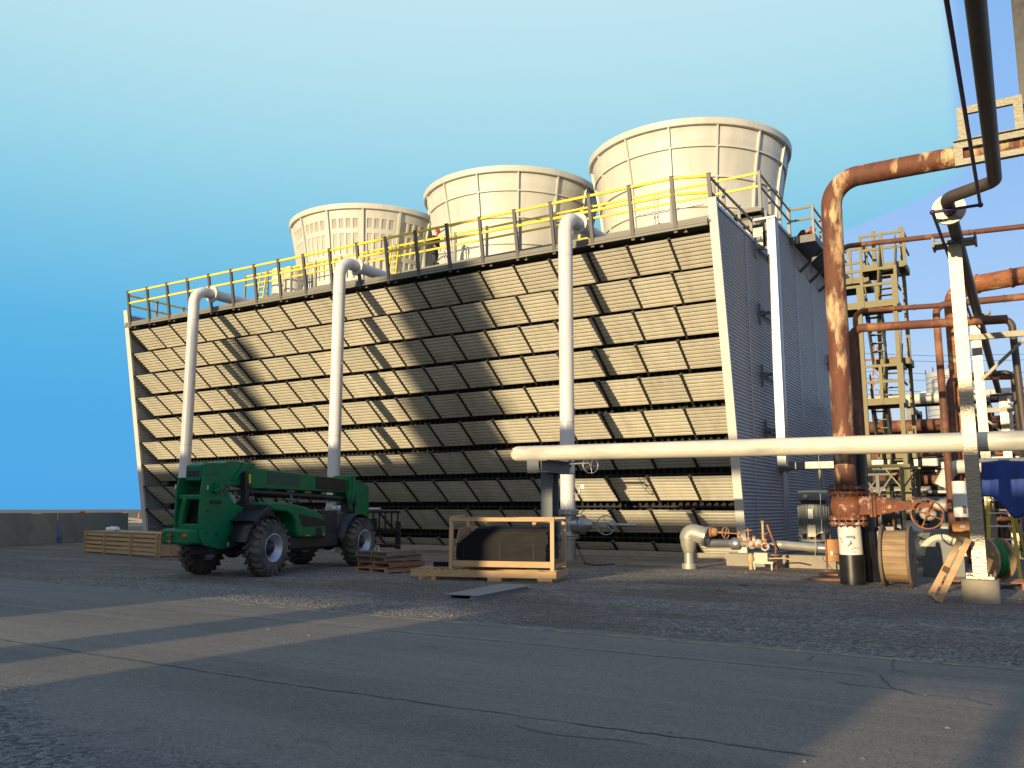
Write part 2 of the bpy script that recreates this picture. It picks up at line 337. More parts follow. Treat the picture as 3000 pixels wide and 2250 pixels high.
        e2 = N.new('ShaderNodeMath'); e2.operation = 'MULTIPLY_ADD'; L.new(noise(1.5, 8, .7, 8.0), e2.inputs[0]); e2.inputs[1].default_value = -1.8; L.new(sp.outputs[1], e2.inputs[2])
        far = mrg(e2.outputs[0], 9.0, 9.7, 0, .8)
        col = mix(far, col, mul((.17, .15, .125), mrg(hs.outputs[0], 0, 1, .65, 1.35)))
        ad = N.new('ShaderNodeMath'); ad.operation = 'ADD'; L.new(noise(120, 3), ad.inputs[0]); L.new(mrg(noise(14, 6), 0, 1, 0, .8), ad.inputs[1])
        cg = N.new('ShaderNodeMath'); cg.operation = 'MULTIPLY_ADD'; L.new(mrg(vg.outputs['Distance'], 0, .6, 4, 0), cg.inputs[0]); L.new(corner, cg.inputs[1]); L.new(ad.outputs[0], cg.inputs[2]); ad = cg
        bp = N.new('ShaderNodeBump'); bp.inputs['Strength'].default_value = .55; bp.inputs['Distance'].default_value = .012; L.new(ad.outputs[0], bp.inputs['Height'])
    L.new(bp.outputs[0], b.inputs['Normal']); L.new(col, b.inputs['Base Color'])
    return m
M['gravel'] = ground_mat('gravel_ground', 'gravel'); M['asphalt'] = ground_mat('asphalt_road', 'asphalt')
g = MB(); g.add([(-1500, -900, 0), (1500, -900, 0), (1500, 1600, 0), (-1500, 1600, 0)], [(0, 1, 2, 3)])
struct(g.build('ground', 'gravel'))
# road with a ragged far edge; its near edge crosses the lower left corner
rnd = random.Random(3)
far = []; x = -160.0
while x < 40:
    far.append((x, 10.35+.10*math.sin(x*.9)+rnd.uniform(-.07, .07)+(.5 if x < -9 else 0)*(min(1, (-9-x)/6)) , .004)); x += .3
near = [(40, -3, .004), (-160, -3, .004)]
r_ = MB(); r_.add(far+near, [list(range(len(far)+len(near)))[::-1]])
struct(r_.build('road', 'asphalt'))
M['roadyellow'] = mat('worn_yellow_line', (.38, .29, .11), .8, var=.2, scale=4, col2=(.155, .14, .125), thr=.49, soft=.04, pscale=5)
M['roadfaint'] = mat('faint_yellow_line', (.24, .19, .11), .8, var=.2, scale=4, col2=(.135, .128, .12), thr=.47, soft=.08, pscale=4)
M['crack'] = mat('road_crack', (.055, .05, .045), .95)
def strip(name, pts, wd, m, z=.008):
    b = MB(); vs = []
    for i, p in enumerate(pts):
        p = Vector(p); d = (Vector(pts[min(i+1, len(pts)-1)])-Vector(pts[max(i-1, 0)])).normalized(); n = Vector((-d.y, d.x))
        ww = wd*(rnd.uniform(.4, 1.5) if 'crack' in name else rnd.uniform(.9, 1.1))/2
        vs += [(p.x+n.x*ww, p.y+n.y*ww, z), (p.x-n.x*ww, p.y-n.y*ww, z)]
    b.add(vs, [(2*i, 2*i+1, 2*i+3, 2*i+2) for i in range(len(pts)-1)])
    return struct(b.build(name, m))
strip('road_marking', [(x*.5, 10.14-.02*x*.05+.0, 0)[:2] for x in range(-24, 12)], .065, 'roadyellow')
strip('road_marking', [(x*.5, 9.05, 0)[:2] for x in range(-26, -2)], .06, 'roadfaint')
def crack(pts, wd, j=.05):
    P = []
    for (a, b_) in zip(pts[:-1], pts[1:]):
        a = Vector(a); b_ = Vector(b_); n = max(2, int((b_-a).length/.12))
        for i in range(n): P.append(a.lerp(b_, i/n)+Vector((rnd.uniform(-j, j)*.3, rnd.uniform(-j, j))))
    strip('road_crack', [tuple(p) for p in P], wd, 'crack')
G = lambda px, py: tuple(at(px, py, 2, 0)[:2])
crack([(-16, 6.05), (-10, 5.92), (-6, 5.84), (-3.5, 5.92), (-1.2, 6.0)], .017, .02)
crack([G(2580, 1980), G(2620, 2020), G(2700, 2040), G(2800, 2045), G(2870, 2058), G(2960, 2080)], .013)
crack([G(2450, 2000), G(2560, 2015), G(2640, 2022), G(2710, 2045)], .014)
crack([G(2615, 1935), G(2618, 1965), G(2690, 1975)], .012)
crack([G(1500, 2130), G(1650, 2155), G(1800, 2170), G(1950, 2195)], .012)
crack([G(2380, 1925), G(2360, 1945)], .01)
# loose stones: gravel beyond the road, corner at the lower left, and a sprinkle on the road
def stones(name, spots, m):
    b = MB()
    for (x, y, s) in spots:
        a = rnd.random()*6.28; q = [(1, 0, 0), (0, 1, 0), (-1, 0, 0), (0, -1, 0), (0, 0, 1), (0, 0, -1)]
        vs = []
        for v in q:
            v = Vector(v)*s*rnd.uniform(.6, 1.15); v.z *= .62
            vs.append(Vector((v.x*math.cos(a)-v.y*math.sin(a)+x, v.x*math.sin(a)+v.y*math.cos(a)+y, v.z+s*.3)))
        b.add(vs, [(0, 1, 4), (1, 2, 4), (2, 3, 4), (3, 0, 4), (1, 0, 5), (2, 1, 5), (3, 2, 5), (0, 3, 5)])
    o = b.build(name, m); struct(o, 'stuff'); tag(o, 'loose crushed grey gravel lying over the yard and road edge', 'gravel'); return o
M['stone'] = mat('loose_stone', (.20, .19, .18), .9, var=.55, scale=9, bump=.3)
sp = []
for _ in range(15000):
    y = 10.4+abs(rnd.gauss(0, 4.5)); x = rnd.uniform(-1.08*y-3, .06*y+.6)
    if y < 24: sp.append((x, y, rnd.uniform(.008, .024)))
for _ in range(2600):
    x = rnd.uniform(-8.5, -3.2); y = rnd.uniform(2.2, 4.1+.05*(-x-4)+abs(rnd.gauss(0, .25)))
    sp.append((x, y, rnd.uniform(.006, .016)))
for _ in range(380):
    y = rnd.uniform(4, 10.4); sp.append((rnd.uniform(-1.1*y-2, .05*y+.5), y, rnd.uniform(.004, .013)))
for _ in range(26):
    y = rnd.uniform(5, 10.4); sp.append((rnd.uniform(-1.1*y, .03*y), y, rnd.uniform(.014, .026)))
stones('gravel_stones', sp, 'stone')
# ------------------------------------------------------------------ unseen shapes added behind the camera, cut out to cast the yard's shade
SCREEN = thing('shade_screen', 'unseen grey screen added behind the camera, its openings cut to shape the yard shade', 'shade screen', (-12, -15, 0))
M['screen_sheet'] = mat('shade_screen_sheet', (.30, .29, .27), .7, var=.1)
def slab(name, pts, y=-15.0, d=.35, par=SCREEN):
    b = MB(); b.prism([(x, y, z) for x, z in pts], (0, -d, 0)); return b.build(name, 'screen_sheet', par)
slab('wall', [(-75, 0), (-15.1, 0), (-15.1, 3.85), (-13.2, 3.85), (-13.2, 7.4), (-18.0, 7.4), (-18.0, 8.8), (-11.8, 8.8), (-11.8, 9.9), (-16, 9.9), (-19, 9.7), (-33, 9.6), (-75, 9.7)])
slab('column', [(-12.1, 0), (-11.0, 0), (-11.0, 3.85), (-12.1, 3.85)])
slab('beam', [(-13.2, 3.85), (-3.2, 3.85), (-3.0, 4.75), (-5.9, 5.0), (-8.7, 5.12), (-11.6, 4.72), (-13.2, 4.7)])
slab('wall', [(-9.6, 0), (-3.2, 0), (-3.2, 3.85), (-9.6, 3.85)])
slab('beam', [(-13.2, 6.9), (14, 6.9), (14, 7.1), (-13.2, 7.4)])
slab('beam', [(-11.8, 8.8), (-7.2, 8.8), (-7.2, 9.5), (-11.8, 9.9)])
slab('beam', [(-3.2, 3.5), (14, 3.5), (14, 4.75), (-3.0, 4.75)])
slab('column', [(-2.3, 0), (-2.08, 0), (-2.08, 3.5), (-2.3, 3.5)])
slab('column', [(-7.6, 5.0), (-7.2, 5.0), (-7.2, 6.9), (-7.6, 6.9)])
slab('wall', [(-4.35, 5.7), (14, 5.6), (14, 6.9), (-4.35, 6.9)])
slab('beam', [(-4.6, 7.95), (14, 7.95), (14, 8.5), (-4.6, 8.4)])
def add_shade_column(x, r, h, lab):  # column added out of view to cast a soft dark band on the louvres
    t = thing('shade_column', lab, 'column', (x, -75, 0))
    b = MB(); b.lathe([(r, 0), (r, h-r*.8), (r*.8, h-r*.35), (r*.4, h-r*.08), (0, h)], (x, -75, 0), n=28); b.build('shell', 'tank', t)
    b = MB()
    for z in (h*.35, h*.65): b.lathe([(r, z), (r+.5, z), (r+.5, z+.12), (r, z+.12)], (x, -75, 0), n=28)
    b.build('ring_ledge', 'greysteel', t)
add_shade_column(-27.6, 2.1, 31.0, 'thick unseen column added far behind the camera to shade the louvres')
add_shade_column(-38.9, .62, 24.2, 'slender unseen column added far behind the camera to shade the louvres')
# ------------------------------------------------------------------ cooling tower
XL, XR = -37.95, -7.90
LEAN = .1735; ZT = 11.29
yf = lambda z: 25.44+(ZT-z)*LEAN
T = thing('cooling_tower', 'long cooling tower with leaning louvred face and three cream fan stacks on top', 'cooling tower', (-23, 27.4, 0))
def corr_wall(name, x, poly_y0, poly_y1, z0, z1, mname, pitch=.118, amp=.030, parent=T):
    """corrugated sheet in the plane x, running in y between two edges given as functions of z, waves stacked in z"""
    b = MB(); n = int((z1-z0)/pitch*8); vs = []
    for i in range(n+1):
        z = z0+(z1-z0)*i/n; dx = amp*math.cos(2*math.pi*(z-z0)/pitch)
        vs += [(x+dx, poly_y0(z), z), (x+dx, poly_y1(z), z)]
    b.add(vs, [(2*i, 2*i+1, 2*i+3, 2*i+2) for i in range(n)], True)
    return b.build(name, mname, parent)
ybk = lambda z: 50.6-(ZT-z)*LEAN
sw = corr_wall('side_wall', XR, lambda z: yf(z)+.06, lambda z: 32.75, 0.05, 11.22, 'galv')
corr_wall('side_wall', XR-.02, lambda z: 33.55, lambda z: ybk(z) if z < 11.3 else 44.6, 0.05, 13.0, 'galv')
corr_wall('side_wall', XL, lambda z: yf(z)+.06, lambda z: 50, 0.05, 11.22, 'galv')
def trimline(x, w_, parent):
    b = MB()
    b.beam((x, yf(11.42)-.02, 11.42), (x, yf(0)-.02, 0.0), w_, .10, (0, -1, 0)); return b.build('corner_trim', 'trim', parent)
trimline(XR-.03, .28, T); trimline(XL-.02, .30, T)
b = MB(); b.box(XR-.02, XR+.06, 25.5, 32.75, 11.2, 11.3); b.box(XR-.02, XR+.06, 33.4, 44.6, 12.97, 13.08); b.box(XR+.0, XR+.10, 33.30, 33.52, 2.9, 13.05)
b.box(XR-.03, XR+.04, 32.7, 33.4, .3, 11.0)
b.build('wall_flashing', 'galv', T)
b = MB(); b.box(XR+.46, XR+.76, 30.2, 30.5, 3.05, 12.05); b.box(XR+.0, XR+.78, 30.15, 30.52, 12.05, 12.13)
b.build('cable_duct', 'duct', T)
b = MB()
for y in (28.9, 36.6, 39.9): b.box(XR+.034, XR+.044, y-.03, y+.03, .1 if y > 33 else .1, 12.9 if y > 33 else 11.15)
b.build('sheet_lap', 'galv', T)
# hooks and arms on the end wall
for (z, y) in ((11.02, 30.1), (8.6, 30.3), (6.35, 30.3), (4.35, 30.45)):
    b = MB(); b.beam((XR+.14, y, z), (XR+.20, 32.6, z), .07, .16); b.box(XR+.04, XR+.46, 30.3, 30.4, z-.05, z+.05); b.box(XR+.02, XR+.10, y-.07, y+.02, z-.42, z+.36)
    b.cyl((XR+.03, y-.02, z), (XR+.34, y-.02, z), .035, 8); b.box(XR+.1, XR+.24, y-.08, y+.14, z-.08, z+.08)
    b.build('wall_bracket', 'greysteel' if z < 10 else 'post', T)
b = MB(); b.box(XR+.03, XR+.10, 42.5, 42.62, 8.2, 9.0); b.cyl((XR, 42.5, 8.55), (XR+.4, 42.5, 8.55), .05, 8); b.build('wall_bracket', 'postdark', T)
# dark fill behind the louvres, seen through the gaps
b = MB()
for i in range(115):
    x = XL+.3+i*.255
    b.beam((x, yf(10.6)+1.45, 10.6), (x, yf(.2)+1.45, .2), .10, .16, (0, -1, 0))
b.prism([(XL+.1, yf(10.7)+1.6, 10.7), (XL+.1, 31.0, 10.7), (XL+.1, 31.0, .1), (XL+.1, yf(.1)+1.6, .1)], (XR-XL-.2, 0, 0))
fill_ = b.build('fill_pack', 'fill', T)
# louvres: ten rows of twenty inclined panels, each with its dark rib
NX = 20; P0 = -37.72; PW = (XR-.08-P0)/NX; DZ, DY = .81, 1.06
def panel(i, row, pm, rm):
    zt = 10.385-1.098*row; f_ = 1.0 if row < 9 else .50
    x0 = P0+i*PW+.03; x1 = P0+(i+1)*PW-.03
    y0 = yf(zt)+.02; tv = Vector((0, DY, -DZ)); Ls = tv.length*f_; tv.normalize(); nv = Vector((0, -DZ, -DY)).normalized()
    jit = random.Random(i*31+row).uniform(-.012, .012); prof = []; k = 8 if row < 9 else 4; st = Ls/k
    for q in range(k):
        s0 = q*st
        prof += [(s0, .062), (s0+st*.5, .066), (s0+st-.052, .062), (s0+st-.047, -.012), (s0+st-.004, -.012)]
    prof.append((Ls, .02))
    vs = []
    for s_, h_ in prof:
        p = Vector((0, y0, zt+jit))+tv*s_+nv*h_
        vs += [(x0, p.y, p.z), (x1, p.y, p.z)]
    pm.add(vs, [(2*a, 2*a+1, 2*a+3, 2*a+2) for a in range(len(prof)-1)])
    xr = x0-.03
    A = Vector((xr, y0, zt))+nv*.045-tv*.03; B_ = Vector((xr, y0, zt))+tv*(Ls+.06)+nv*.045
    rm.beam(A, B_, .085, .10, nv)
    rm.cyl(A+nv*.04-Vector((.05, 0, 0)), A+nv*.04+Vector((.05, 0, 0)), .045, 8)
order = sorted(((i, r) for i in range(NX) for r in range(10)), key=lambda t: -((t[0]-NX)*1.0 - t[1]*.7))
own = set(order[:100]); restp, restr = MB(), MB()
for (i, r) in order:
    if (i, r) in own:
        pm, rm = MB(), MB(); panel(i, r, pm, rm); p = pm.build('louvre_panel', 'louvre', T); rm.build('panel_rib', 'rib', p)
    else: panel(i, r, restp, restr)
struct(restp.build('louvre_panel_rest', 'louvre', T), 'stuff'); struct(restr.build('panel_rib_rest', 'rib', T), 'stuff')
# horizontal girts just behind the panels (glimpsed in the gaps)
b = MB()
for r in range(10):
    z = 10.2-1.098*r; b.beam((XL+.1, yf(z)+1.22, z-.84), (XR-.1, yf(z)+1.22, z-.84), .12, .05)
b.build('louvre_girt', 'fill', T)
# concrete basin kerb
b = MB(); b.box(XL-.3, XR+.25, 27.15, 27.45, -.05, .17); b.box(XL-.3, XR+.2, 27.45, 50.6, -.05, .05); b.build('basin_kerb', 'concrete', T)
# lower deck: plank edge beams, hangers, underside
b = MB()
for k in range(3): b.box(XL+.12, XR-.18, 25.30-.012*(k % 2), 25.42, 10.53+k*.076, 10.53+k*.076+.068)
b.box(XL+.12, XR-.18, 25.22, 25.30, 10.49, 10.525); b.box(XL+.1, XR-.12, 25.42, 31.5, 10.66, 10.74)
b.build('deck_edge_beam', 'beam', T)
b = MB()
for i in range(20):
    x = P0+PW*(i+.45); b.box(x-.012, x+.012, 25.33, 25.36, 10.40, 10.49); b.box(x-.06, x+.06, 25.30, 25.40, 10.39, 10.41)
b.box(XL+.1, XR-.1, 26.3, 26.4, 10.1, 10.65); b.build('deck_hanger', 'beam', T)
# upper deck
b = MB(); b.box(XL+.4, XR+.02, 31.30, 31.42, 12.82, 13.0); b.box(XL+.4, XR+.02, 31.42, 44.6, 12.94, 13.003)
b.box(XR-.08, XR+.018, 31.42, 33.4, 12.80, 12.94); b.build('fan_deck', 'beam', T)
b = MB()
for i in range(24):
    x = XL+1+i*1.27; b.box(x-.05, x+.05, 31.34, 31.40, 10.8, 12.82)
b.box(XL+.4, XR-.05, 31.30, 31.40, 12.30, 12.52); b.box(XL+.4, XR-.05, 31.36, 31.44, 11.7, 11.82)
b.build('deck_strut', 'beam', T)
b = MB(); vs = []; n = 90
for i in range(n+1):
    z = 11.0+1.3*i/n; vs += [(XL+.4, 31.62+.015*math.cos(i*2*math.pi/6), z), (XR-.04, 31.62+.015*math.cos(i*2*math.pi/6), z)]
b.add(vs, [(2*i, 2*i+1, 2*i+3, 2*i+2) for i in range(n)], True); b.build('upper_siding', 'louvre', T)
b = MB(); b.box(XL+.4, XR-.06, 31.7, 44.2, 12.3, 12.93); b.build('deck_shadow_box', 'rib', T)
# guard rails
def rail_run(posts, tops, railm='yellow', postm='postdark', pw=.10, zmid=.5, name='guard_rail', z0off=0, rh=.085, lean=0, skip=0):
    """posts: list of base points; tops: rail height above base"""
    b = MB(); P = [Vector(p) for p in posts]
    U = Vector((0, -lean, 1))
    for h_ in (tops-.06, tops-zmid-.06):
        for a, c in zip(P[:-1], P[1:]): b.beam(a+U*h_, c+U*h_, .045, rh)
    g_ = b.build(name, railm, T)
    for p in P[skip:]:
        q = MB(); q.beam(p+U*z0off, p+U*tops, pw, pw*.75, (0, 1, 0)); q.beam(p+U*(tops-.002), p+U*(tops+.02), pw+.02, pw*.75+.02, (0, 1, 0)); q.build('rail_post', postm, g_)
    return g_
fx = [XR-.18-PW*k*1.0 for k in range(21)]; fx[0] = XR-.02
front = [(XR-.12, 25.62, 10.95)]+[(XR-1.23-PW*k, 25.25, 10.95) for k in range(20)]
rail_run(front, 1.28, z0off=-.52, lean=LEAN, pw=.12, zmid=.52)
up = [(XR-.02-1.77*k, 31.33, 13.1) for k in range(17)]
rail_run(up, 1.28, postm='post', pw=.11, z0off=-.2, zmid=.52)
rail_run([(XR-.12, 25.66+y, 11.0) for y in (0, 1.3, 3.1, 4.6)], 1.22, railm='stair', postm='post', pw=.10, skip=1)
rail_run([(XR-.02, 31.33+y, 13.1) for y in (0, 1.5, 3.05, 4.6)], 1.28, railm='stair', postm='post', pw=.11, skip=1)
rail_run([(XL+.3, 25.3+y, 10.95) for y in (0, 1.6, 3.2, 4.8)], 1.22, railm='yellow', postm='post', skip=1)
# side platform near the rear of the end wall
b = MB(); b.box(XR-.1, XR+1.02, 35.95, 44.5, 12.9, 12.98); b.box(XR+.95, XR+1.05, 35.9, 44.5, 12.72, 13.04); b.box(XR-.1, XR+1.05, 35.88, 35.96, 12.72, 13.04)
for y in (37.5, 39.5, 41.5, 43.5): b.beam((XR, y, 11.9), (XR+1.0, y, 12.75), .08, .12)
b.build('side_platform', 'postdark', T)
rail_run([(XR+.02, 35.93, 13.0), (XR+.98, 35.93, 13.0)], 1.30, railm='stair', postm='post', pw=.09)
rail_run([(XR+.98, 35.93+y, 13.0) for y in (0, 1.5, 3, 4.5, 6, 7.5)], 1.30, railm='stair', postm='post', pw=.09, skip=1)
# little yellow access ladders between the two decks
for px in (768, 1152, 1712):
    x = at(px, 780 if px < 800 else 720 if px < 1200 else 600, 1, 31.0)[0]
    b = MB()
    for sx_ in (-.22, .22): b.beam((x+sx_, 30.75, 11.0), (x+sx_, 31.15, 14.3), .05, .07, (0, 1, 0))
    for k in range(9): b.beam((x-.22, 30.8+.035*k, 11.35+k*.3), (x+.22, 30.8+.035*k, 11.35+k*.3), .035, .05)
    b.build('access_ladder', 'yellow', T)
# fan stacks
SY = 38.0; SX = (-13.0, -23.02, -33.05)
prof = [(4.02, 13.17), (4.03, 13.6), (4.06, 14.3), (4.12, 15.0), (4.21, 15.8), (4.34, 16.6), (4.50, 17.4), (4.68, 18.25)]
def rad(z):
    for (r0, z0), (r1, z1) in zip(prof[:-1], prof[1:]):
        if z <= z1: return r0+(r1-r0)*(z-z0)/(z1-z0)
    return prof[-1][0]
for si, sxx in enumerate(SX):
    c = (sxx, SY, 0); b = MB()
    if si < 2:
        b.lathe(prof+[(4.62, 18.25), (4.2, 17.0), (3.95, 15), (3.95, 13.17)], c, n=112)
    else:
        # moulded stack: rows of recessed panels between the vertical flanges
        nseg = 14; cells = []
        th = []
        for s_ in range(nseg):
            t0 = -80.6+s_*25.714
            for (a, in_) in ((0, 0), (2.6, 0)): pass
            for q in range(4):
                u0 = 3.0+q*5.2; th += [(t0+u0, 0), (t0+u0+.3, 1), (t0+u0+3.4, 1), (t0+u0+3.7, 0)]
        zr = [(13.17, 0)]
        for (za, zb) in ((13.4, 13.95), (14.25, 15.3), (15.6, 16.7), (17.0, 17.5)): zr += [(za, 0), (za+.05, 1), (zb, 1), (zb+.05, 0)]
        zr += [(17.6, 0), (18.25, 0)]
        vs = []
        for z, iz in zr:
            for t, it in th:
                r_v = rad(z)-(.10 if (iz and it) else 0); vs.append((sxx+r_v*math.cos(R(t)), SY+r_v*math.sin(R(t)), z))
        n = len(th); b.add(vs, [(i*n+k, i*n+(k+1) % n, (i+1)*n+(k+1) % n, (i+1)*n+k) for i in range(len(zr)-1) for k in range(n)], False)
        b.lathe([(4.68, 18.25), (4.62, 18.25), (4.0, 15)], c, n=112)
    stk = b.build('fan_stack', 'stack', T)
    plabel(stk, ['tallest looking plain fan stack nearest the end wall', 'middle plain fan stack with ring ribs', 'far left fan stack moulded with rows of recessed panels'][si])
    b = MB(); b.lathe([(4.60, 18.02), (4.77, 18.02), (4.79, 18.04), (4.83, 18.30), (4.81, 18.32), (4.62, 18.32)], c, n=112, smooth=False); b.build('stack_rim', 'stack', stk)
    if si < 2:
        for z in (14.55, 15.85, 17.15):
            b = MB(); r0 = rad(z); b.lathe([(r0-.02, z-.035), (r0+.09, z-.03), (r0+.09, z+.03), (r0-.02, z+.035)], c, n=112, smooth=False); b.build('ring_rib', 'stack', stk)
    for k in range(14):
        t = R(-80.6+25.714*k); 
        if math.sin(t) > .75: continue
        d = Vector((math.cos(t), math.sin(t), 0)); b = MB()
        for (r0, z0), (r1, z1) in zip(prof[:-1], prof[1:]):
            b.beam(Vector(c)+d*(r0+.05)+Vector((0, 0, z0)), Vector(c)+d*(r1+.05)+Vector((0, 0, z1)), .07 if si < 2 else .12, .12, d)
        b.build('vertical_flange', 'stack', stk)
# hardware on the fan deck
for (px, py) in ((1920, 690), (1303, 745), (905, 835)):
    p = at(px, py, 1, 32.3); b = MB()
    b.cyl((p.x, 32.3, 13.1), (p.x, 32.3, 14.75), .03, 8); b.cyl((p.x+.13, 32.3, 13.1), (p.x+.13, 32.3, 14.75), .03, 8)
    b.box(p.x-.05, p.x+.02, 32.26, 32.34, 14.5, 14.8); b.box(p.x+.1, p.x+.2, 32.26, 32.34, 14.45, 14.8)
    b.beam((p.x-.5, 32.0, 13.75), (p.x+2.2, 32.0, 13.75), .03, .05)
    b.build('vibration_switch_stand', 'silver', T)
# white ladder and ducts left of the far stack, pale service vessels beyond the deck
b = MB(); b.cyl((-35.6, 33.4, 13.1), (-35.6, 33.4, 15.1), .55, 20); b.cyl((-34.3, 33.0, 13.1), (-34.3, 33.0, 14.9), .5, 20)
b.build('deck_vessel', 'weather', T)
# ------------------------------------------------------------------ three white riser pipes
def handwheel(mb, c, ax, Rw, r=.016, spokes=5):
    mb.torus(c, ax, Rw, r, 28, 8); d = Vector(ax).normalized(); a = d.orthogonal().normalized(); b = d.cross(a); c = Vector(c)
    for i in range(spokes):
        t = 2*math.pi*i/spokes+.4; mb.cyl(c, c+(a*math.cos(t)+b*math.sin(t))*Rw, r*.8, 6)
    mb.cyl(c-d*.05, c+d*.05, r*2.4, 10)
RIS = ((-31.26, 24.2, 'left'), (-22.60, 24.2, 'middle'), (-12.58, 24.2, 'right'))
LAB = ('white riser pipe rising behind the counterweight end of the green telehandler', 'white riser pipe rising behind the boom head of the green telehandler', 'white riser pipe with gate valve standing behind the open timber crate')
for (x, y, nm), lab in zip(RIS, LAB):
    dv = .48 if nm == 'middle' else 0
    t = thing('riser_pipe', lab, 'pipe', (x, y, 0), 'white riser pipes up the louvred face')
    zc = 11.30; rr_ = .238
    b = MB(); b.tube([(x, y, 1.55), (x, y, zc), (x, y+1.03, zc)], rr_, 32, fil=.62, seg=14); b.build('pipe', 'white', t)
    b = MB(); b.cyl((x, y+.90, zc), (x, y+.945, zc), .37, 32); b.cyl((x, y+.955, zc), (x, y+1.0, zc), .37, 32); bolts(b, (x, y+.95, zc), (0, 1, 0), .315, 14, .022, .17)
    b.build('flange', 'white', t)
    b = MB(); b.tube([(x, y+1.0, zc), (x, y+6.3, zc)], .228, 28); b.build('deck_pipe', 'white', t)
    b = MB()
    for z in (7.15,): b.cyl((x-.33, y, z), (x-.22, y, z), .022, 8); b.cyl((x+.22, y, z), (x+.33, y, z), .022, 8)
    for z in (9.9, 4.35): b.cyl((x, y, z-.006), (x, y, z+.006), rr_+.004, 32)
    b.build('weld_lug', 'dullsilver', t)
    # lower flanges and gate valve
    b = MB(); b.cyl((x, y, 1.50), (x, y, 1.56), .36, 28); b.cyl((x, y, 1.42), (x, y, 1.48), .36, 28); bolts(b, (x, y, 1.49), (0, 0, 1), .31, 14, .02, .2)
    b.lathe([(.27, 1.42), (.25, 1.25), (.30, 1.1), (.25, .95), (.27, .8)], (x, y, 0), n=24)
    b.cyl((x, y, .74), (x, y, .8), .36, 28); b.cyl((x, y, .66), (x, y, .72), .36, 28); b.cyl((x, y, -.1), (x, y, .66), .24, 24)
    for q_ in b.v: q_.z += dv*(q_.z > .3)
    v = b.build('gate_valve', 'silver', t)
    b = MB(); zb = 1.1+dv
    b.lathe([(.20, 0), (.26, .35), (.26, .5), (.30, .5), (.30, .56), (.22, .56), (.16, .8), (.06, .95)], (x, y, zb), (1, 0, 0), 22)
    b.box(x+.9, x+1.0, y-.1, y+.1, zb-.1, zb+.1); b.cyl((x+.9, y, zb+.06), (x+1.5, y, zb+.06), .02, 8); b.cyl((x+.9, y, zb-.06), (x+1.5, y, zb-.06), .02, 8)
    b.ball((x+1.55, y, zb), .14); b.cyl((x+1.55, y, zb), (x+2.35, y, zb), .055, 14)
    b.tube([(x+.42, y, zb+.3), (x+.55, y, zb+.45), (x+.7, y, zb+.48)], .015, 6); b.build('bonnet', 'silver', v)
    b = MB(); handwheel(b, (x+1.45, y-.28, zb), (0.2, -1, 0), .29); b.cyl((x+1.5, y, zb), (x+1.45, y-.3, zb), .03, 8); b.build('handwheel', 'silver', v)
    if nm == 'right':
        b = MB(); b.tube([(x+.2, y, 2.05), (x+.42, y, 2.05), (x+.42, y, 2.28)], .03, 8, .04); b.cyl((x+.42, y, 2.24), (x+.42, y, 2.27), .07, 12); b.build('vent_valve', 'silver', t)
        vb = MB(); vb.lathe([(.16, -.3), (.2, -.22), (.2, .1), (.12, .22)], (x+.15, y-.55, 2.98), (1, 0, 0), 20); vb.cyl((x+.2, y-.55, 2.98), (x+1.1, y-.62, 2.98), .03, 10)
        vb.cyl((x+.05, y-.55, 2.98), (x+.05, y-.1, 2.98), .1, 12)
        uv = vb.build('upper_valve', 'silver', t)
        vb = MB(); handwheel(vb, (x+1.12, y-.62, 2.92), (.75, -.65, .1), .25, .014); vb.build('handwheel', 'silver', uv)
        vb = MB(); vb.box(x+.78, x+.90, y-.64, y-.63, 2.2, 2.34); vb.build('paper_tag', 'white', uv)
# ------------------------------------------------------------------ long weathered white pipe on its T support
t = thing('overhead_pipe', 'long weathered white pipe on a T support crossing low before the tower', 'pipe', (-10.3, 18.5, 0))
b = MB(); pr = .19
z0, z1 = 2.975, 2.845
b.tube([(-11.0, 18.5, z0), (6.0, 18.5, z1-.05)], pr, 36, caps=False); b.build('pipe', 'weather', t)
b = MB(); b.lathe([(pr, 0), (pr*.97, .06), (pr*.83, .13), (pr*.55, .18), (pr*.2, .2), (0, .2)], (-11.0, 18.5, z0), (-1, 0, 0), 28); b.build('end_cap', mat('stained_cap', (.70, .62, .46), .6, var=.15, scale=6, col2=(.30, .12, .03), thr=.56, soft=.06, pscale=6), t)
# support
b = MB(); ps = at(1602, 1400, 1, 18.62); xs = ps.x
b.box(xs-.16, xs+.16, 18.60, 18.63, 0, 2.5); b.box(xs-.16, xs+.16, 18.92, 18.95, 0, 2.5); b.box(xs-.012, xs+.012, 18.63, 18.92, 0, 2.5)
b.build('support_post', 'greysteel', t)
b = MB(); b.box(xs-.28, xs+.05, 18.12, 18.135, 2.46, 2.80); b.box(xs-.02, xs+.3, 18.1, 19.6, 2.76, 2.785) ; b.box(xs+.12, xs+.14, 18.1, 19.6, 2.5, 2.76); b.box(xs-.02, xs+.3, 18.1, 19.6, 2.475, 2.5)
b.build('support_beam', 'greysteel', t)
b = MB(); b.tube([(-2.9, 18.5, 2.75), (-2.9, 18.5, 2.3), (-2.6, 18.6, 2.1)], .012, 6)
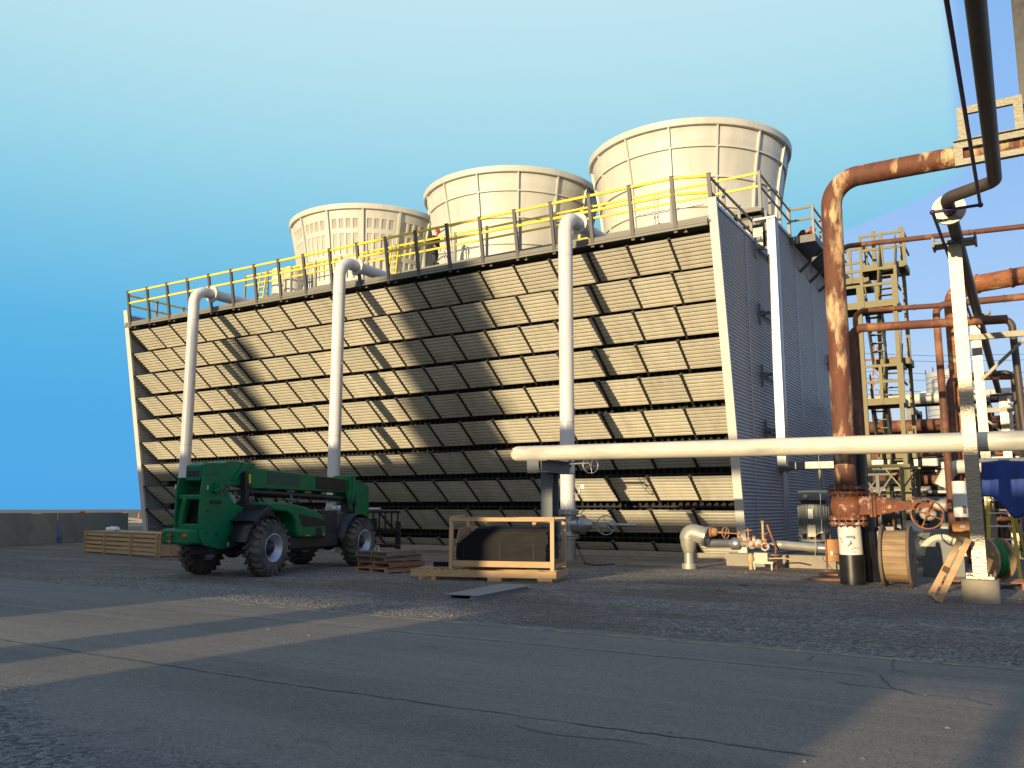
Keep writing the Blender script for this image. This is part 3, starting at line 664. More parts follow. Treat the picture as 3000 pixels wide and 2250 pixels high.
# ------------------------------------------------------------------ big rusted pipe
RX, RY = -3.37, 19.7
t = thing('rusted_pipe', 'tall thick rust streaked pipe bending right at its top', 'pipe', (RX, RY, 0))
b = MB(); b.tube([(RX-.04, RY, 2.0), (RX, RY, 9.06), (3.2, RY, 9.06)], .225, 32, fil=.62, seg=14); b.build('pipe', 'rust', t)
b = MB(); b.cyl((RX-.0, RY, .62), (RX-.02, RY, 1.22), .24, 30); wp = b.build('white_section', mat('chipped_white', (.62, .60, .56), .5, var=.06, col2=(.16, .05, .025), thr=.60, soft=.02, pscale=5), t)
b = MB(); b.cyl((RX-.0, RY, -.02), (RX, RY, .62), .262, 28); b.build('black_base', 'blackpaint', t)
b = MB(); b.box(RX-.05, RX+.12, RY-.249, RY-.236, .98, 1.03); b.build('grey_label', 'greysteel', wp)
M['rustorange'] = mat('rust_valve', (.17, .05, .018), .8, var=.35, scale=7, col2=(.13, .045, .025), thr=.52, soft=.08, pscale=5, col3=(.48, .40, .33), thr3=.62, bump=.4)
b = MB()
for z in (1.25, 1.36, 1.90, 2.01): b.cyl((RX-.02, RY, z), (RX-.02, RY, z+.06), .40, 30)
for z in (1.335, 1.985): bolts(b, (RX-.02, RY, z), (0, 0, 1), .345, 16, .024, .24)
b.lathe([(.30, 1.42), (.33, 1.5), (.36, 1.66), (.33, 1.82), (.30, 1.9)], (RX-.02, RY, 0), n=28)
b.box(RX+.1, RX+.52, RY-.2, RY+.2, 1.47, 1.86)
vl = b.build('valve_body', 'rustorange', t)
b = MB(); b.box(RX+.46, RX+.51, RY-.26, RY+.26, 1.42, 1.93); b.box(RX+.53, RX+.58, RY-.26, RY+.26, 1.42, 1.93)
b.prism([(RX+.58, RY-.2, 1.46), (RX+1.25, RY-.1, 1.60), (RX+1.25, RY-.1, 1.72), (RX+.58, RY-.2, 1.88)], (0, .32, 0)); b.beam((RX+1.2, RY, 1.66), (RX+2.0, RY, 1.66), .16, .12); b.build('bonnet', 'rustorange', vl)
b = MB(); hw = at(2716, 1506, 1, RY-.25); b.cyl((RX+1.9, RY, 1.66), (hw.x+.05, RY, 1.66), .10, 12); b.ball((hw.x, RY-.05, hw.z), .14, 14, (1.2, 1, 1)); b.build('gear_box', mat('gear_box_paint', (.38, .37, .34), .5, col2=(.22, .07, .03), thr=.55, soft=.04, pscale=5), vl)
b = MB(); handwheel(b, hw, (.15, -1, 0), .30, .018, 4); b.build('handwheel', 'rusthot', vl)
# dark companion pipes
t = thing('dark_vertical_pipe', 'dark brown pipe standing close behind the thick rusted pipe', 'pipe', (-3.05, 20.5, 0))
c0 = at(2500, 962, 1, 20.5); c1 = at(2517, 1290, 1, 20.5); rt_ = at(2960, 925, 2, c0.z); rt_ = at(2950, 935, 2, c0.z)
xx = c1.x
b = MB(); b.tube([(xx+.02, 20.5, .9), (xx-.05, 20.5, c0.z), (rt_.x, rt_.y, c0.z)], .10, 20, .28); b.build('pipe', 'rust2', t)
b = MB(); b.tube([(xx-.02, 20.5, .9), (xx-.01, 20.5, 3.2)], .13, 20); b.cyl((xx+.05, 20.5, 0), (xx+.02, 20.5, 1.5), .215, 24); b.cyl((xx+.45, 20.8, 0), (xx+.45, 20.8, .75), .12, 18); b.box(xx-.1, xx+.6, 20.55, 20.95, .75, 1.2)
b.build('black_base', 'blackpaint', t)
def twopipe(px, py, pxe, pye, Y, r, m, lab, zend=0, fil=.22, name='rusty_pipe', ze=None):
    """elbow pixel, far end pixel (same height), ground drop at the elbow"""
    c = at(px, py, 1, Y); e = at(pxe, pye, 2, c.z) if ze is None else at(pxe, pye, 1, ze)
    o = thing(name, lab, 'pipe', (c.x, c.y, zend)); b = MB(); b.tube([(c.x+.02, c.y, zend), (c.x, c.y, c.z), tuple(e)], r, 18, fil); b.build('pipe', m, o)
    b = MB(); 
    for f_ in (.3, .7):
        q = c.lerp(e, f_); b.cyl(q, q+(e-c).normalized()*.05, r*1.12, 16)
    b.build('weld_ring', m, o)
    return o, c, e
twopipe(2464, 723, 3010, 662, 21.3, .062, 'rust2', 'uppermost thin brown pipe, bending beside the thick rusted pipe', fil=.2)
twopipe(2504, 912, 2752, 895, 21.6, .062, 'rust2', 'thin brown pipe crossing just below the green stair platform')
# pipes between the two galvanised posts
o, c, e = twopipe(2741, 895, 3030, 866, 27, .10, 'rust2', 'brown pipe dropping in front of the grey storage tank', fil=.25)
twopipe(2790, 845, 3040, 800, 29, .27, 'rusthot', 'thick orange rusted pipe bending down behind the first galvanised post', fil=.55, name='rusted_pipe')
twopipe(2782, 1105, 2970, 1100, 28.4, .12, 'rust2', 'brown hooped pipe in front of the grey storage tank, lower than its neighbours', fil=.3)
def hoop(px, py, pxe, pye, Y, r, lab, zb, m='conduit'):
    c = at(px, py, 1, Y); e = at(pxe, pye, 1, Y+0)
    o = thing('hooped_pipe', lab, 'pipe', (e.x, Y, zb)); b = MB(); b.tube([tuple(c), (e.x-.0, Y, e.z), (e.x+.12, Y, zb)], r, 16, .22); b.build('pipe', m, o)
hoop(2900, 938, 2963, 935, 24.0, .085, 'dark brown pipe turning down at the far right bracket', 1.2, 'darkpipe')
hoop(2890, 1095, 2966, 1090, 27.0, .07, 'dark pipe turning down below the steel bracket', 1.2, 'darkpipe')
# ------------------------------------------------------------------ galvanised posts
GX = -.82
def gpost(Y, top, lab, ped, w_=.22):
    t = thing('galvanised_post', lab, 'post', (GX, Y, 0), 'galvanised steel pipe posts')
    b = MB(); hw_ = w_/2
    b.box(GX-hw_, GX+hw_, Y-hw_, Y-hw_+.02, ped, top); b.box(GX-hw_, GX+hw_, Y+hw_-.02, Y+hw_, ped, top); b.box(GX-.01, GX+.01, Y-hw_+.02, Y+hw_-.02, ped, top)
    b.build('post', 'steel', t)
    b = MB(); b.box(GX-.21, GX+.21, Y-.18, Y+.18, ped-.02, ped+.03)
    for sx_ in (-.16, .16): b.cyl((GX+sx_, Y-.14, ped), (GX+sx_, Y-.14, ped+.07), .025, 6)
    b.build('base_plate', 'steel', t)
    b = MB(); b.box(GX-.32, GX+.34, Y-.2, Y+.2, top, top+.05); b.box(GX-.36, GX-.32, Y-.2, Y+.2, top-.04, top+.14); b.box(GX+.32, GX+.36, Y-.2, Y+.2, top-.04, top+.14); b.build('cap_plate', 'greysteel', t)
    if ped > .1:
        b = MB(); b.cyl((GX-.02, Y+.05, -.05), (GX-.02, Y+.05, ped-.03), .295, 40); b.build('concrete_pedestal', 'concrete', t)
    return t
Y1, Y2 = 17.0, 23.4
zp = at(2815, 715, 1, Y1).z
p1 = gpost(Y1, zp, 'nearest galvanised steel post standing on a round concrete pedestal', .42)
p2 = gpost(Y2, at(2868, 930, 1, Y2).z, 'second galvanised steel post behind the small cable reel', .05, .21)
zq = at(2868, 990, 1, Y2).z
b = MB(); b.box(GX-.15, GX+1.15, Y2-.16, Y2-.06, zq-.07, zq+.07); b.beam((GX+1.1, Y2-.1, zq-.06), (GX+.05, Y2-.1, zq-1.05), .07, .10, (0, 1, 0)); b.build('bracket_arm', 'bracket', p2)
# overhead bracket frame and the column that carries it
ct = at(2962, 0, 1, 19.9)
t = thing('support_column', 'dark tall support column at the right edge of the yard', 'column', (ct.x+.2, 19.9, 0))
b = MB(); x0 = ct.x; b.box(x0, x0+.30, 19.8, 19.84, 5.4, 15); b.box(x0, x0+.30, 20.08, 20.12, 5.4, 15); b.box(x0+.13, x0+.15, 19.84, 20.08, 5.4, 15); b.build('post', 'blackpaint', t)
b = MB(); bl = at(2796, 455, 1, 19.35); br = at(3000, 415, 1, 19.35)
for dz in (.20, -.19): b.box(bl.x, bl.x+3.2, 19.33, 19.39, bl.z+dz-.075, bl.z+dz+.075); b.box(bl.x, bl.x+3.2, 19.25, 19.40, bl.z+dz+.075*(1 if dz > 0 else -1)-.008, bl.z+dz+.075*(1 if dz > 0 else -1)+.008)
b.box(bl.x, bl.x+.16, 19.335, 19.385, bl.z-.12, bl.z+.13)
b.build('channel_beam', 'bracket', t)
fl = at(2815, 330, 1, 19.45); fr = at(2975, 300, 1, 19.45)
b = MB(); b.box(fl.x-.08, fl.x+.08, 19.41, 19.5, bl.z+.26, fl.z+.1); b.box(fl.x+.08, fl.x+1.1, 19.41, 19.5, fl.z-.06, fl.z+.1); b.box(fl.x+.95, fl.x+1.12, 19.405, 19.505, bl.z+.26, fl.z+.102)
b.build('hanger_frame', 'bracket', t)
# dark overhead pipe with its side jog, running away over the posts
zo = zp+.20
A0 = at(2855, 0, 2, zo+1.9); A1 = at(2915, 530, 2, zo+.0)
t = thing('overhead_dark_pipe', 'dark pipe overhead that jogs sideways and runs away over the posts', 'pipe', (GX, 17, zo))
xa = A1.x
B0 = at(2772, 612, 2, zo)
xb = B0.x
b = MB(); b.tube([(xa, 3.0, zo), (xa, A1.y, zo), (xb+.05, A1.y+.35, zo-.03), (xb+.16, 40, zo-.75)], .10, 20, .22); b.build('pipe', 'darkpipe', t)
b = MB()
for yy in (17.0-1.0,): b.cyl((xb+.04, A1.y+.95, zo-.02), (xb+.04, A1.y+1.0, zo-.02), .26, 24); bolts(b, (xb+.04, A1.y+.98, zo-.02), (0, 1, 0), .21, 8, .03, .1)
b.build('flange', 'dullsilver', t)
# thin blue black conduit following it
t = thing('thin_conduit', 'thin blue black conduit beside the dark overhead pipe', 'conduit', (GX-.5, 17, zo))
Cn = at(2872, 600, 2, zo-.15); Dn = at(2732, 622, 2, zo-.15)
b = MB(); b.tube([(Cn.x-.02, 4, zo+.1), tuple(Cn), tuple(Dn), (Dn.x+.12, Dn.y+8, zo-.35)], .026, 8, .02); b.ball(Cn, .045); b.ball(Dn, .045); b.build('pipe', 'conduit', t)

t3 = at(2938, 1158, 1, 31.5)
GX0 = GX; GX = t3.x
p3 = gpost(31.5, t3.z, 'farthest galvanised steel post among the tangled fittings at right', .05, .24)
b = MB(); b.box(GX-.9, GX+1.6, 31.35, 31.45, t3.z-.55, t3.z-.40); b.beam((GX-.8, 31.4, t3.z-.5), (GX, 31.4, t3.z-1.3), .06, .08, (0, 1, 0)); b.beam((GX+1.2, 31.4, t3.z-.5), (GX, 31.4, t3.z-1.3), .06, .08, (0, 1, 0)); b.build('bracket_arm', 'bracket', p3)
GX = GX0
# ------------------------------------------------------------------ telehandler
Hd = Vector((-.168, .986, 0)); TH = thing('telehandler', 'green telescopic handler parked before the tower, boom lowered, counterweight end nearest', 'telehandler', (-15.7, 14.6, 0), rz=math.atan2(.986, -.168), local=True)
WR, WW = .67, .21
def wheel():
    b = MB(); prof = [(.33, -.19), (.36, -.205), (.52, -.205), (.595, -.17), (.615, -.10), (.62, 0), (.615, .10), (.595, .17), (.52, .205), (.36, .205), (.33, .19), (.31, 0), (.33, -.19)]
    b.lathe(prof, (0, 0, 0), (0, 1, 0), 48)
    n = 22
    for i in range(n):
        for s_ in (-1, 1):
            t0 = 2*math.pi*(i+(.5 if s_ > 0 else 0))/n; sk = .30
            def pt(t, y, r): return Vector((math.cos(t)*r, y, math.sin(t)*r))
            dw = .060; vs = []
            for (tt, y) in ((t0, s_*.01), (t0+sk*.30, s_*.115), (t0+sk*.42, s_*.208)):
                for dt in (-dw, dw):
                    vs += [pt(tt+dt, y, .60 if abs(y) < .15 else .50), pt(tt+dt*.8, y, .675 if abs(y) < .15 else .645)]
            b.add(vs, [(0, 1, 3, 2), (1, 5, 7, 3), (0, 4, 5, 1), (2, 3, 7, 6), (5, 9, 11, 7), (4, 8, 9, 5), (7, 11, 10, 6), (8, 10, 11, 9)])
    return b
def rim():
    b = MB(); b.lathe([(.33, -.19), (.345, -.205), (.315, -.205), (.305, -.15), (.285, -.14), (.275, -.09), (.255, -.08), (.245, -.03), (.215, -.02), (.2, .03), (.16, .035)], (0, 0, 0), (0, 1, 0), 40)
    b.lathe([(.33, .19), (.3, .19), (.28, .1), (.1, .08)], (0, 0, 0), (0, 1, 0), 32); return b
def hub():
    b = MB(); b.lathe([(.20, .03), (.19, -.04), (.165, -.09), (.11, -.13), (.08, -.16), (0, -.165)], (0, 0, 0), (0, 1, 0), 28); bolts(b, (0, .0, 0), (0, 1, 0), .225, 10, .014, .07); return b
w0 = None
for k, (x, y, s) in enumerate(((0, 0, 1), (4.1, 0, 1), (0.05, 1.98, -1), (4.15, 1.98, -1))):
    if w0 is None:
        w0 = wheel().build('wheel', 'tyre', TH, local=True); rm_ = rim().build('rim', 'rim', w0, local=True); hb = hub().build('hub', 'black', w0, local=True); W = w0
    else: W = copy_tree(w0, TH)
    W.location = (x, y, WR); W.rotation_euler = (0, R(17*k), 0 if s > 0 else math.pi)
def P(name, mb, m, par=TH, bev=0.012): return mb.build(name, m, par, bevel=bev, local=True)
# chassis and axles
b = MB(); b.box(-1.1, 5.0, .72, 1.32, .55, .95); b.box(.9, 2.9, .30, 1.7, .52, .86); P('chassis', b, 'black')
b = MB()
for x in (0, 4.1): b.cyl((x, .1, WR), (x, 1.9, WR), .12, 14); b.ball((x, 1.0, WR), .26); b.beam((x-.25, .3, WR-.1), (x-.25, 1.7, WR-.1), .08, .1)
P('axle', b, 'black', bev=0)
# rear side plates
sp_ = [(-1.53, 2.31), (-.98, 2.33), (-.93, 2.28), (-.68, 2.0), (-.44, 1.72), (-.01, 1.62), (.06, 1.55), (.02, 1.35), (-.05, .80), (-.22, .74), (-.55, .68), (-.87, .66), (-1.42, .78), (-1.56, .95), (-1.60, 1.4), (-1.58, 2.0)]
for y in (.66, 1.36):
    b = MB(); b.prism([(x, y, z) for x, z in sp_], (0, .05, 0)); P('side_plate', b, 'green')
b = MB(); b.box(-1.28, -.90, .645, .66, 1.71, 1.79); P('black_decal', b, 'decal', bev=0)
b = MB(); b.cyl((-1.05, .66, 2.10), (-1.05, .60, 2.10), .15, 24); b.cyl((-1.05, .60, 2.10), (-1.05, .55, 2.10), .07, 16); b.beam((-1.25, .63, 1.98), (-1.05, .63, 2.1), .05, .18, (0, 1, 0)); P('boom_pivot', b, 'green')
b = MB(); b.cyl((-.83, .655, 2.04), (-.83, .64, 2.04), .05, 12); P('plate_hole', b, 'black', bev=0); b = MB(); b.cyl((-1.02, .655, 1.0), (-1.02, .64, 1.0), .035, 10); P('plate_hole', b, 'black', bev=0); b = MB(); b.cyl((-.42, .655, 1.22), (-.42, .64, 1.22), .035, 10); P('plate_hole', b, 'black', bev=0)
b = MB(); b.box(-1.41, -1.37, .648, .66, 2.03, 2.13); b.box(-.62, -.58, .648, .66, .72, .82); b.box(-1.60, -1.59, 1.38, 1.42, 2.05, 2.15); P('small_label', b, 'trim', bev=0)
# rear cross frame loop and counterweight bumper
b = MB()
loop_o = [(.72, 1.15), (.72, 1.88), (1.20, 1.88), (1.35, 1.60), (1.37, 1.15)]
b.box(-1.54, -1.40, .70, 1.37, 1.80, 1.92); b.box(-1.54, -1.40, .70, 1.37, 1.13, 1.26); b.beam((-1.47, 1.30, 1.2), (-1.47, 1.18, 1.86), .14, .16, (1, 0, 0)); b.box(-1.54, -1.40, .70, .76, 1.26, 1.8)
P('rear_frame', b, 'green', bev=.03)
b = MB(); b.box(-1.25, -1.2, .7, 1.36, .8, 2.0); P('rear_recess', b, 'black', bev=0)
b = MB(); b.box(-1.88, -1.40, .70, 1.50, .80, 1.15); P('counterweight', b, 'green', bev=.06)
b = MB()
for y in (.95, 1.42):
    for z in (.9, 1.06): b.cyl((-1.87, y, z), (-1.895, y, z), .03, 10)
b.box(-1.93, -1.87, 1.12, 1.26, .86, .89); b.box(-1.93, -1.87, 1.12, 1.26, 1.0, 1.03); b.cyl((-1.905, 1.19, .82), (-1.905, 1.19, 1.08), .018, 8); P('tow_hitch', b, 'rust2', bev=0)
# boom: lower rear heel, humped knuckle, main section, head
b = MB()
bp = [(-1.44, 2.28), (-1.44, 2.60), (-1.28, 2.66), (-.72, 2.68), (-.52, 2.74), (.18, 2.74), (.34, 2.66), (.55, 2.60), (4.72, 2.47), (4.78, 2.06), (.95, 2.10), (.45, 2.09), (.0, 2.16), (-.55, 2.14), (-1.2, 2.16)]
b.prism([(x, .80, z) for x, z in bp], (0, .46, 0)); P('boom', b, 'green', bev=.025)
b = MB(); b.prism([(-1.44, 2.28), (-1.44, 2.60), (-1.30, 2.66), (-1.22, 2.64), (-1.30, 2.20)][0:0] or [(-1.47, .82, 2.24), (-1.47, .82, 2.58), (-1.47, 1.24, 2.58), (-1.47, 1.24, 2.24)], (.04, 0, 0)); P('boom_end_plate', b, 'green')
b = MB(); b.box(-1.485, -1.47, .86, 1.2, 2.34, 2.47); P('navy_decal', b, 'navy', bev=0)
b = MB(); b.prism([(-.45, .795, 2.24), (-.02, .795, 2.70), (.42, .795, 2.72), (.34, .795, 2.64), (.12, .795, 2.60), (.02, .795, 2.55)], (0, -.05, 0)); P('boom_gusset', b, 'green')
b = MB(); b.box(3.10, 4.62, .782, .80, 2.12, 2.47)
for v in b.v: v.z += (3.1-v.x)*.030+.025
P('black_decal', b, 'decal', bev=0)
b = MB(); b.box(.95, 2.35, .790, .80, 2.2, 2.5)
for v in b.v: v.z += (1-v.x)*.030+.02
P('paint_patch', b, 'darkgreen', bev=0)
b = MB(); b.box(4.72, 5.06, .74, 1.32, 1.95, 2.56); b.box(4.86, 4.92, .71, 1.35, 1.80, 2.58); b.prism([(4.62, .76, 2.08), (4.95, .76, 2.08), (4.95, .76, 1.62), (4.80, .76, 1.60)], (0, .06, 0)); P('boom_head', b, 'green')
b = MB(); b.prism([(5.12, .86, 2.48), (5.52, .86, 2.44), (6.02, .86, 2.30), (6.08, .86, 1.10), (5.30, .86, 1.05), (5.25, .86, 1.8), (5.05, .86, 2.0)], (0, .4, 0)); P('boom_nose', b, 'green')
b = MB(); b.box(5.0, 5.25, .9, 1.2, 1.5, 2.3); b.cyl((5.05, .7, 1.75), (5.05, 1.35, 1.75), .05, 12); P('nose_linkage', b, 'black', bev=0)
# cylinders, hoses
b = MB(); b.cyl((.3, .9, 2.02), (4.7, .92, 1.90), .075, 14); b.cyl((.3, 1.15, 2.0), (4.7, 1.15, 1.90), .075, 14)
for x in (1.1, 1.9, 2.7, 3.5): b.box(x-.03, x+.03, .9, 1.2, 1.95, 2.12)
b.beam((.02, .72, 1.5), (-.02, .72, 2.5), .16, .14, (0, 1, 0)); P('lift_cylinder', b, 'black', bev=0)
b = MB(); b.box(.05, .12, .648, .66, 2.22, 2.44)
for v in b.v: v.x -= (v.z-2.2)*.1
P('warning_label', b, 'yellow', bev=0)
b = MB(); b.tube([(2.4, .9, 1.6), (2.3, .85, 1.85), (2.6, .9, 1.95), (3.2, .95, 1.93)], .02, 6, .1); b.tube([(.5, 1.0, 1.7), (.9, 1.0, 1.9), (1.6, 1.0, 1.9)], .022, 6, .1); P('hose', b, 'black', bev=0)
# engine hood on the near side
hp = [(.05, 1.70), (.15, 1.765), (.80, 1.74), (1.4, 1.66), (1.98, 1.55), (2.28, 1.42), (2.40, 1.28), (2.50, .86), (1.22, .88), (1.14, 1.0), (1.08, 1.25), (.95, 1.42), (.72, 1.52), (.10, 1.56)]
b = MB(); b.prism([(x, -.02, z) for x, z in hp], (0, .66, 0)); P('engine_hood', b, 'green', bev=.05)
b = MB(); b.prism([(1.20, -.026, 1.47), (2.38, -.026, 1.30), (2.40, -.026, 1.14), (1.36, -.026, 1.14)], (0, .012, 0)); P('black_decal', b, 'decal', bev=0)
b = MB(); b.prism([(2.00, -.03, 1.11), (2.20, -.03, 1.11), (2.26, -.03, .88), (1.94, -.03, .88)], (0, .02, 0)); P('grille', b, 'decal', bev=0)
b = MB(); b.box(1.50, 1.72, -.03, -.015, .90, .935); b.box(2.29, 2.34, -.03, -.015, .885, .97); P('side_reflector', b, 'amber', bev=0)
b = MB(); b.box(1.0, 3.2, .1, .7, .60, .9); b.box(2.5, 3.3, .2, .75, .8, 1.55); P('fuel_tank', b, 'black')
# fenders
for x, y0, y1 in ((0, .0, .5), (4.1, -.04, .5), (0.05, 1.6, 2.0), (4.15, 1.6, 2.0)):
    b = MB(); n = 12; vs = []
    a0, a1 = (R(-2), R(168)) if x < 2 else (R(12), R(170))
    for i in range(n+1):
        t = a0+(a1-a0)*i/n
        for r in (.77, .79):
            for y in (y0, y1): vs.append((x+math.cos(t)*r, y, WR+math.sin(t)*r))
    fs = []
    for i in range(n):
        a = 4*i; c = a+4; fs += [(a, a+1, c+1, c), (a+2, c+2, c+3, a+3), (a, c, c+2, a+2), (a+1, a+3, c+3, c+1)]
    b.add(vs, fs, True); P('fender', b, 'black', bev=0)
b = MB(); b.prism([(-.60, -.02, 1.32), (-.25, -.02, 1.50), (.15, -.02, 1.72), (.1, -.02, 1.55), (-.30, -.02, 1.38), (-.45, -.02, 1.20)], (0, .66, 0)); b.box(-.1, .35, .1, .66, 1.35, 1.70); P('mudguard_bracket', b, 'black')
b = MB(); b.cyl((.06, .60, 1.53), (.06, .56, 1.53), .07, 14); b.cyl((-.13, .60, 1.5), (-.13, .57, 1.5), .05, 12); P('hose_clamp', b, 'green', bev=0)
# cab on the far side, mostly hidden behind the boom
b = MB()
cabp = [(.55, 1.0), (2.3, 1.0), (2.3, 1.5), (2.05, 2.05), (1.0, 2.08), (.55, 1.7)]
for y in (1.42, 2.05):
    for (p, q) in zip(cabp, cabp[1:]+cabp[:1]): b.beam((p[0], y, p[1]), (q[0], y, q[1]), .07, .07, (0, 1, 0))
b.box(.55, 2.3, 1.40, 2.08, .80, 1.05); b.box(.95, 2.1, 1.40, 2.08, 2.04, 2.10); P('cab', b, 'black')
b = MB(); b.box(.50, .54, 1.42, 2.05, 1.3, 1.95); b.box(-.25, .18, 1.60, 1.62, 1.50, 1.95); P('cab_window', b, 'glass', bev=0)
# fork carriage
b = MB()
for k in range(7): b.box(6.55, 6.60, .1+.22*k, .15+.22*k, .95, 1.52)
b.box(6.52, 6.62, .05, 1.55, 1.46, 1.54); b.box(6.50, 6.64, .05, 1.55, .86, .96); b.box(6.50, 6.64, .05, 1.55, .40, .5)
b.box(6.0, 6.55, .85, 1.2, .45, 1.3); P('fork_carriage', b, 'black')
for y in (.08, 1.35):
    b = MB(); b.box(6.64, 6.72, y, y+.16, .12, 1.2); b.box(6.64, 7.7, y, y+.16, .10, .16); P('fork', b, 'black')

# small fittings
b = MB()
for k in range(9): b.cyl((1.0+k*.4, .79, 2.515-.03*k*.4), (1.0+k*.4, .775, 2.515-.03*k*.4), .014, 8)
for x, z in ((-1.35, 1.55), (-1.35, 1.05), (-.6, .95), (-.3, 1.5), (-.75, 1.9)): b.cyl((x, .66, z), (x, .642, z), .022, 8)
P('bolt_head', b, 'black', bev=0)
b = MB(); b.tube([(-.1, .62, 1.62), (.1, .55, 1.9), (.05, .6, 2.2), (.3, .75, 2.15)], .016, 6, .1); P('hydraulic_hose', b, 'black', bev=0); b = MB(); b.tube([(4.6, .8, 1.95), (4.9, .72, 1.7), (5.1, .75, 1.9), (5.2, .85, 2.2)], .016, 6, .1); P('hydraulic_hose', b, 'black', bev=0)
b = MB(); b.cyl((1.5, .45, 1.65), (1.5, .45, 1.95), .035, 12); b.cyl((2.1, .12, 1.56), (2.1, .12, 1.60), .05, 12); P('exhaust_stub', b, 'greysteel', bev=0)
b = MB(); b.box(-1.90, -1.885, .74, .84, .98, 1.04); P('rear_lamp', b, 'cone', bev=0); b = MB(); b.box(-1.90, -1.885, 1.44, 1.49, .98, 1.04); P('rear_lamp', b, 'cone', bev=0)
b = MB(); b.tube([(.15, .02, 1.80), (.3, .02, 1.84), (1.2, .02, 1.78), (1.35, .02, 1.70)], .012, 6, .05); P('grab_rail', b, 'black', bev=0)
# ------------------------------------------------------------------ timber in the yard
def board(mb, p, q, w_, h_): mb.beam(p, q, w_, h_)
# slatted crate at the left
gl = at(250, 1612, 2, 0); gc = at(455, 1632, 2, 0)
gl = at(248, 1615, 2, 0.03); gc = at(462, 1631, 2, 0.03)
t = thing('wooden_crate', 'long slatted pine crate lying by the concrete wall at left', 'crate', tuple(gc))
dx = (gl-gc); dx.z = 0; Lc = dx.length; ex = dx.normalized(); ey = Vector((-ex.y, ex.x, 0)); 
if ey.y < 0: ey = -ey
o_ = Vector((gc.x, gc.y, 0)); Hc = .79; Wc = 1.35
Q = lambda a, b_, z: o_+ex*a+ey*b_+Vector((0, 0, z))
side = MB(); zs = [.04, .18, .33, .48, .63]
for z in zs: side.beam(Q(.02, 0, z+.05), Q(Lc, 0, z+.05), .022, .105)
for z in zs: side.beam(Q(.02, Wc, z+.05), Q(Lc, Wc, z+.05), .022, .105)
side.build('slat_side', 'wood', t)
for a in (.05, Lc*.335, Lc*.70, Lc-.05):
    for bb in (-.03, Wc+.03):
        b = MB(); b.beam(Q(a, bb, 0), Q(a, bb, Hc), .10, .03, tuple(ex)); b.build('batten', 'woodv', t)
M['crateend'] = mat('crate_end_board', (.40, .25, .12), .7, var=.15)
for s0_, s1_ in ((0, .018), (Lc, Lc-.018)): b = MB(); b.beam(Q(s0_, Wc/2, .35), Q(s1_, Wc/2, .35), Wc-.05, .62); b.build('end_panel', 'crateend', t)
b = MB()
for k in range(7): b.beam(Q(.0, .1+k*Wc/7, .77), Q(Lc, .1+k*Wc/7, .77), .13, .02)
b.beam(Q(-.02, 0.02, .73), Q(-.02, Wc, .73), .03, .06); b.beam(Q(-.02, 0.02, .08), Q(-.02, Wc, .08), .03, .08); b.beam(Q(-.03, Wc*.33, 0.0), Q(-.03, Wc*.33, .7), .08, .03, tuple(ey)); b.beam(Q(-.03, .02, 0.0), Q(-.03, .02, .7), .08, .03, tuple(ey))
b.build('lid', 'wood', t)
pb = Q(Lc*.80, .5, .83); b = MB(); b.ball(tuple(pb), .3, 12, (1.3, .6, .35))
for v in b.v: v.z += .05*math.sin(v.x*23)*math.cos(v.y*17)
tag(b.build('plastic_bag', 'bag'), 'crumpled white plastic lying on the slatted crate', 'bag')
# stack of old pallets
def pallet(L_=1.2, W_=1.0, H_=.13, m='oldwood', cx=0, cy=0, z=0, rz=0, lab='', sag=0):
    t = thing('wooden_pallet', lab, 'pallet', (cx, cy, z), 'old pallets in a stack', rz, True)
    b = MB()
    for k in range(7): y = -L_/2+.05+k*(L_-.1)/6; b.box(-W_/2, W_/2, y-.045, y+.045, H_-.02, H_)
    for y in (-L_/2+.05, 0, L_/2-.05): b.box(-W_/2, W_/2, y-.045, y+.045, 0, .02)
    b.build('deck_board', m, t, local=True)
    for x in (-W_/2+.02, 0, W_/2-.02):
        b = MB(); b.box(x-.02, x+.02, -L_/2, L_/2, .022, H_-.022); b.build('stringer', m, t, local=True)
    return t
pl = at(1038, 1675, 2, 0); pr_ = at(1135, 1682, 2, 0); pf = at(1222, 1655, 2, 0)
ax_ = (pr_-pl); ang = math.atan2(ax_.y, ax_.x)
ctr = pl+(pr_-pl)*.5+(Vector((-math.sin(ang), math.cos(ang), 0))*.62)
labs = ['pale bottom pallet of the old stack beside the front wheel', 'reddish second pallet from the bottom of the old stack', 'third pallet up, pushed slightly forward in the old stack', 'topmost grey pallet of the stack with a strap loop on it']
for k in range(4):
    pallet(1.25, 1.12+.04*(k % 2), .125, 'wood' if k == 0 else ('brownwood' if k == 1 else 'oldwood'), ctr.x+(0, .06, -.02, .0)[k], ctr.y+(0, .02, .05, .0)[k]-.0, .005+k*.135, ang+(0, .04, -.06, .03)[k], labs[k])
b = MB(); c = ctr+Vector((0, -.5, .56)); b.tube([c+Vector((-.05, 0, 0)), c+Vector((-.03, 0, .1)), c+Vector((.04, .02, .11)), c+Vector((.06, .02, 0)), c+Vector((.1, -.08, -.06))], .012, 6, .03)
tag(b.build('strap_loop', 'trim'), 'white strap loop on top of the old pallets', 'strap')
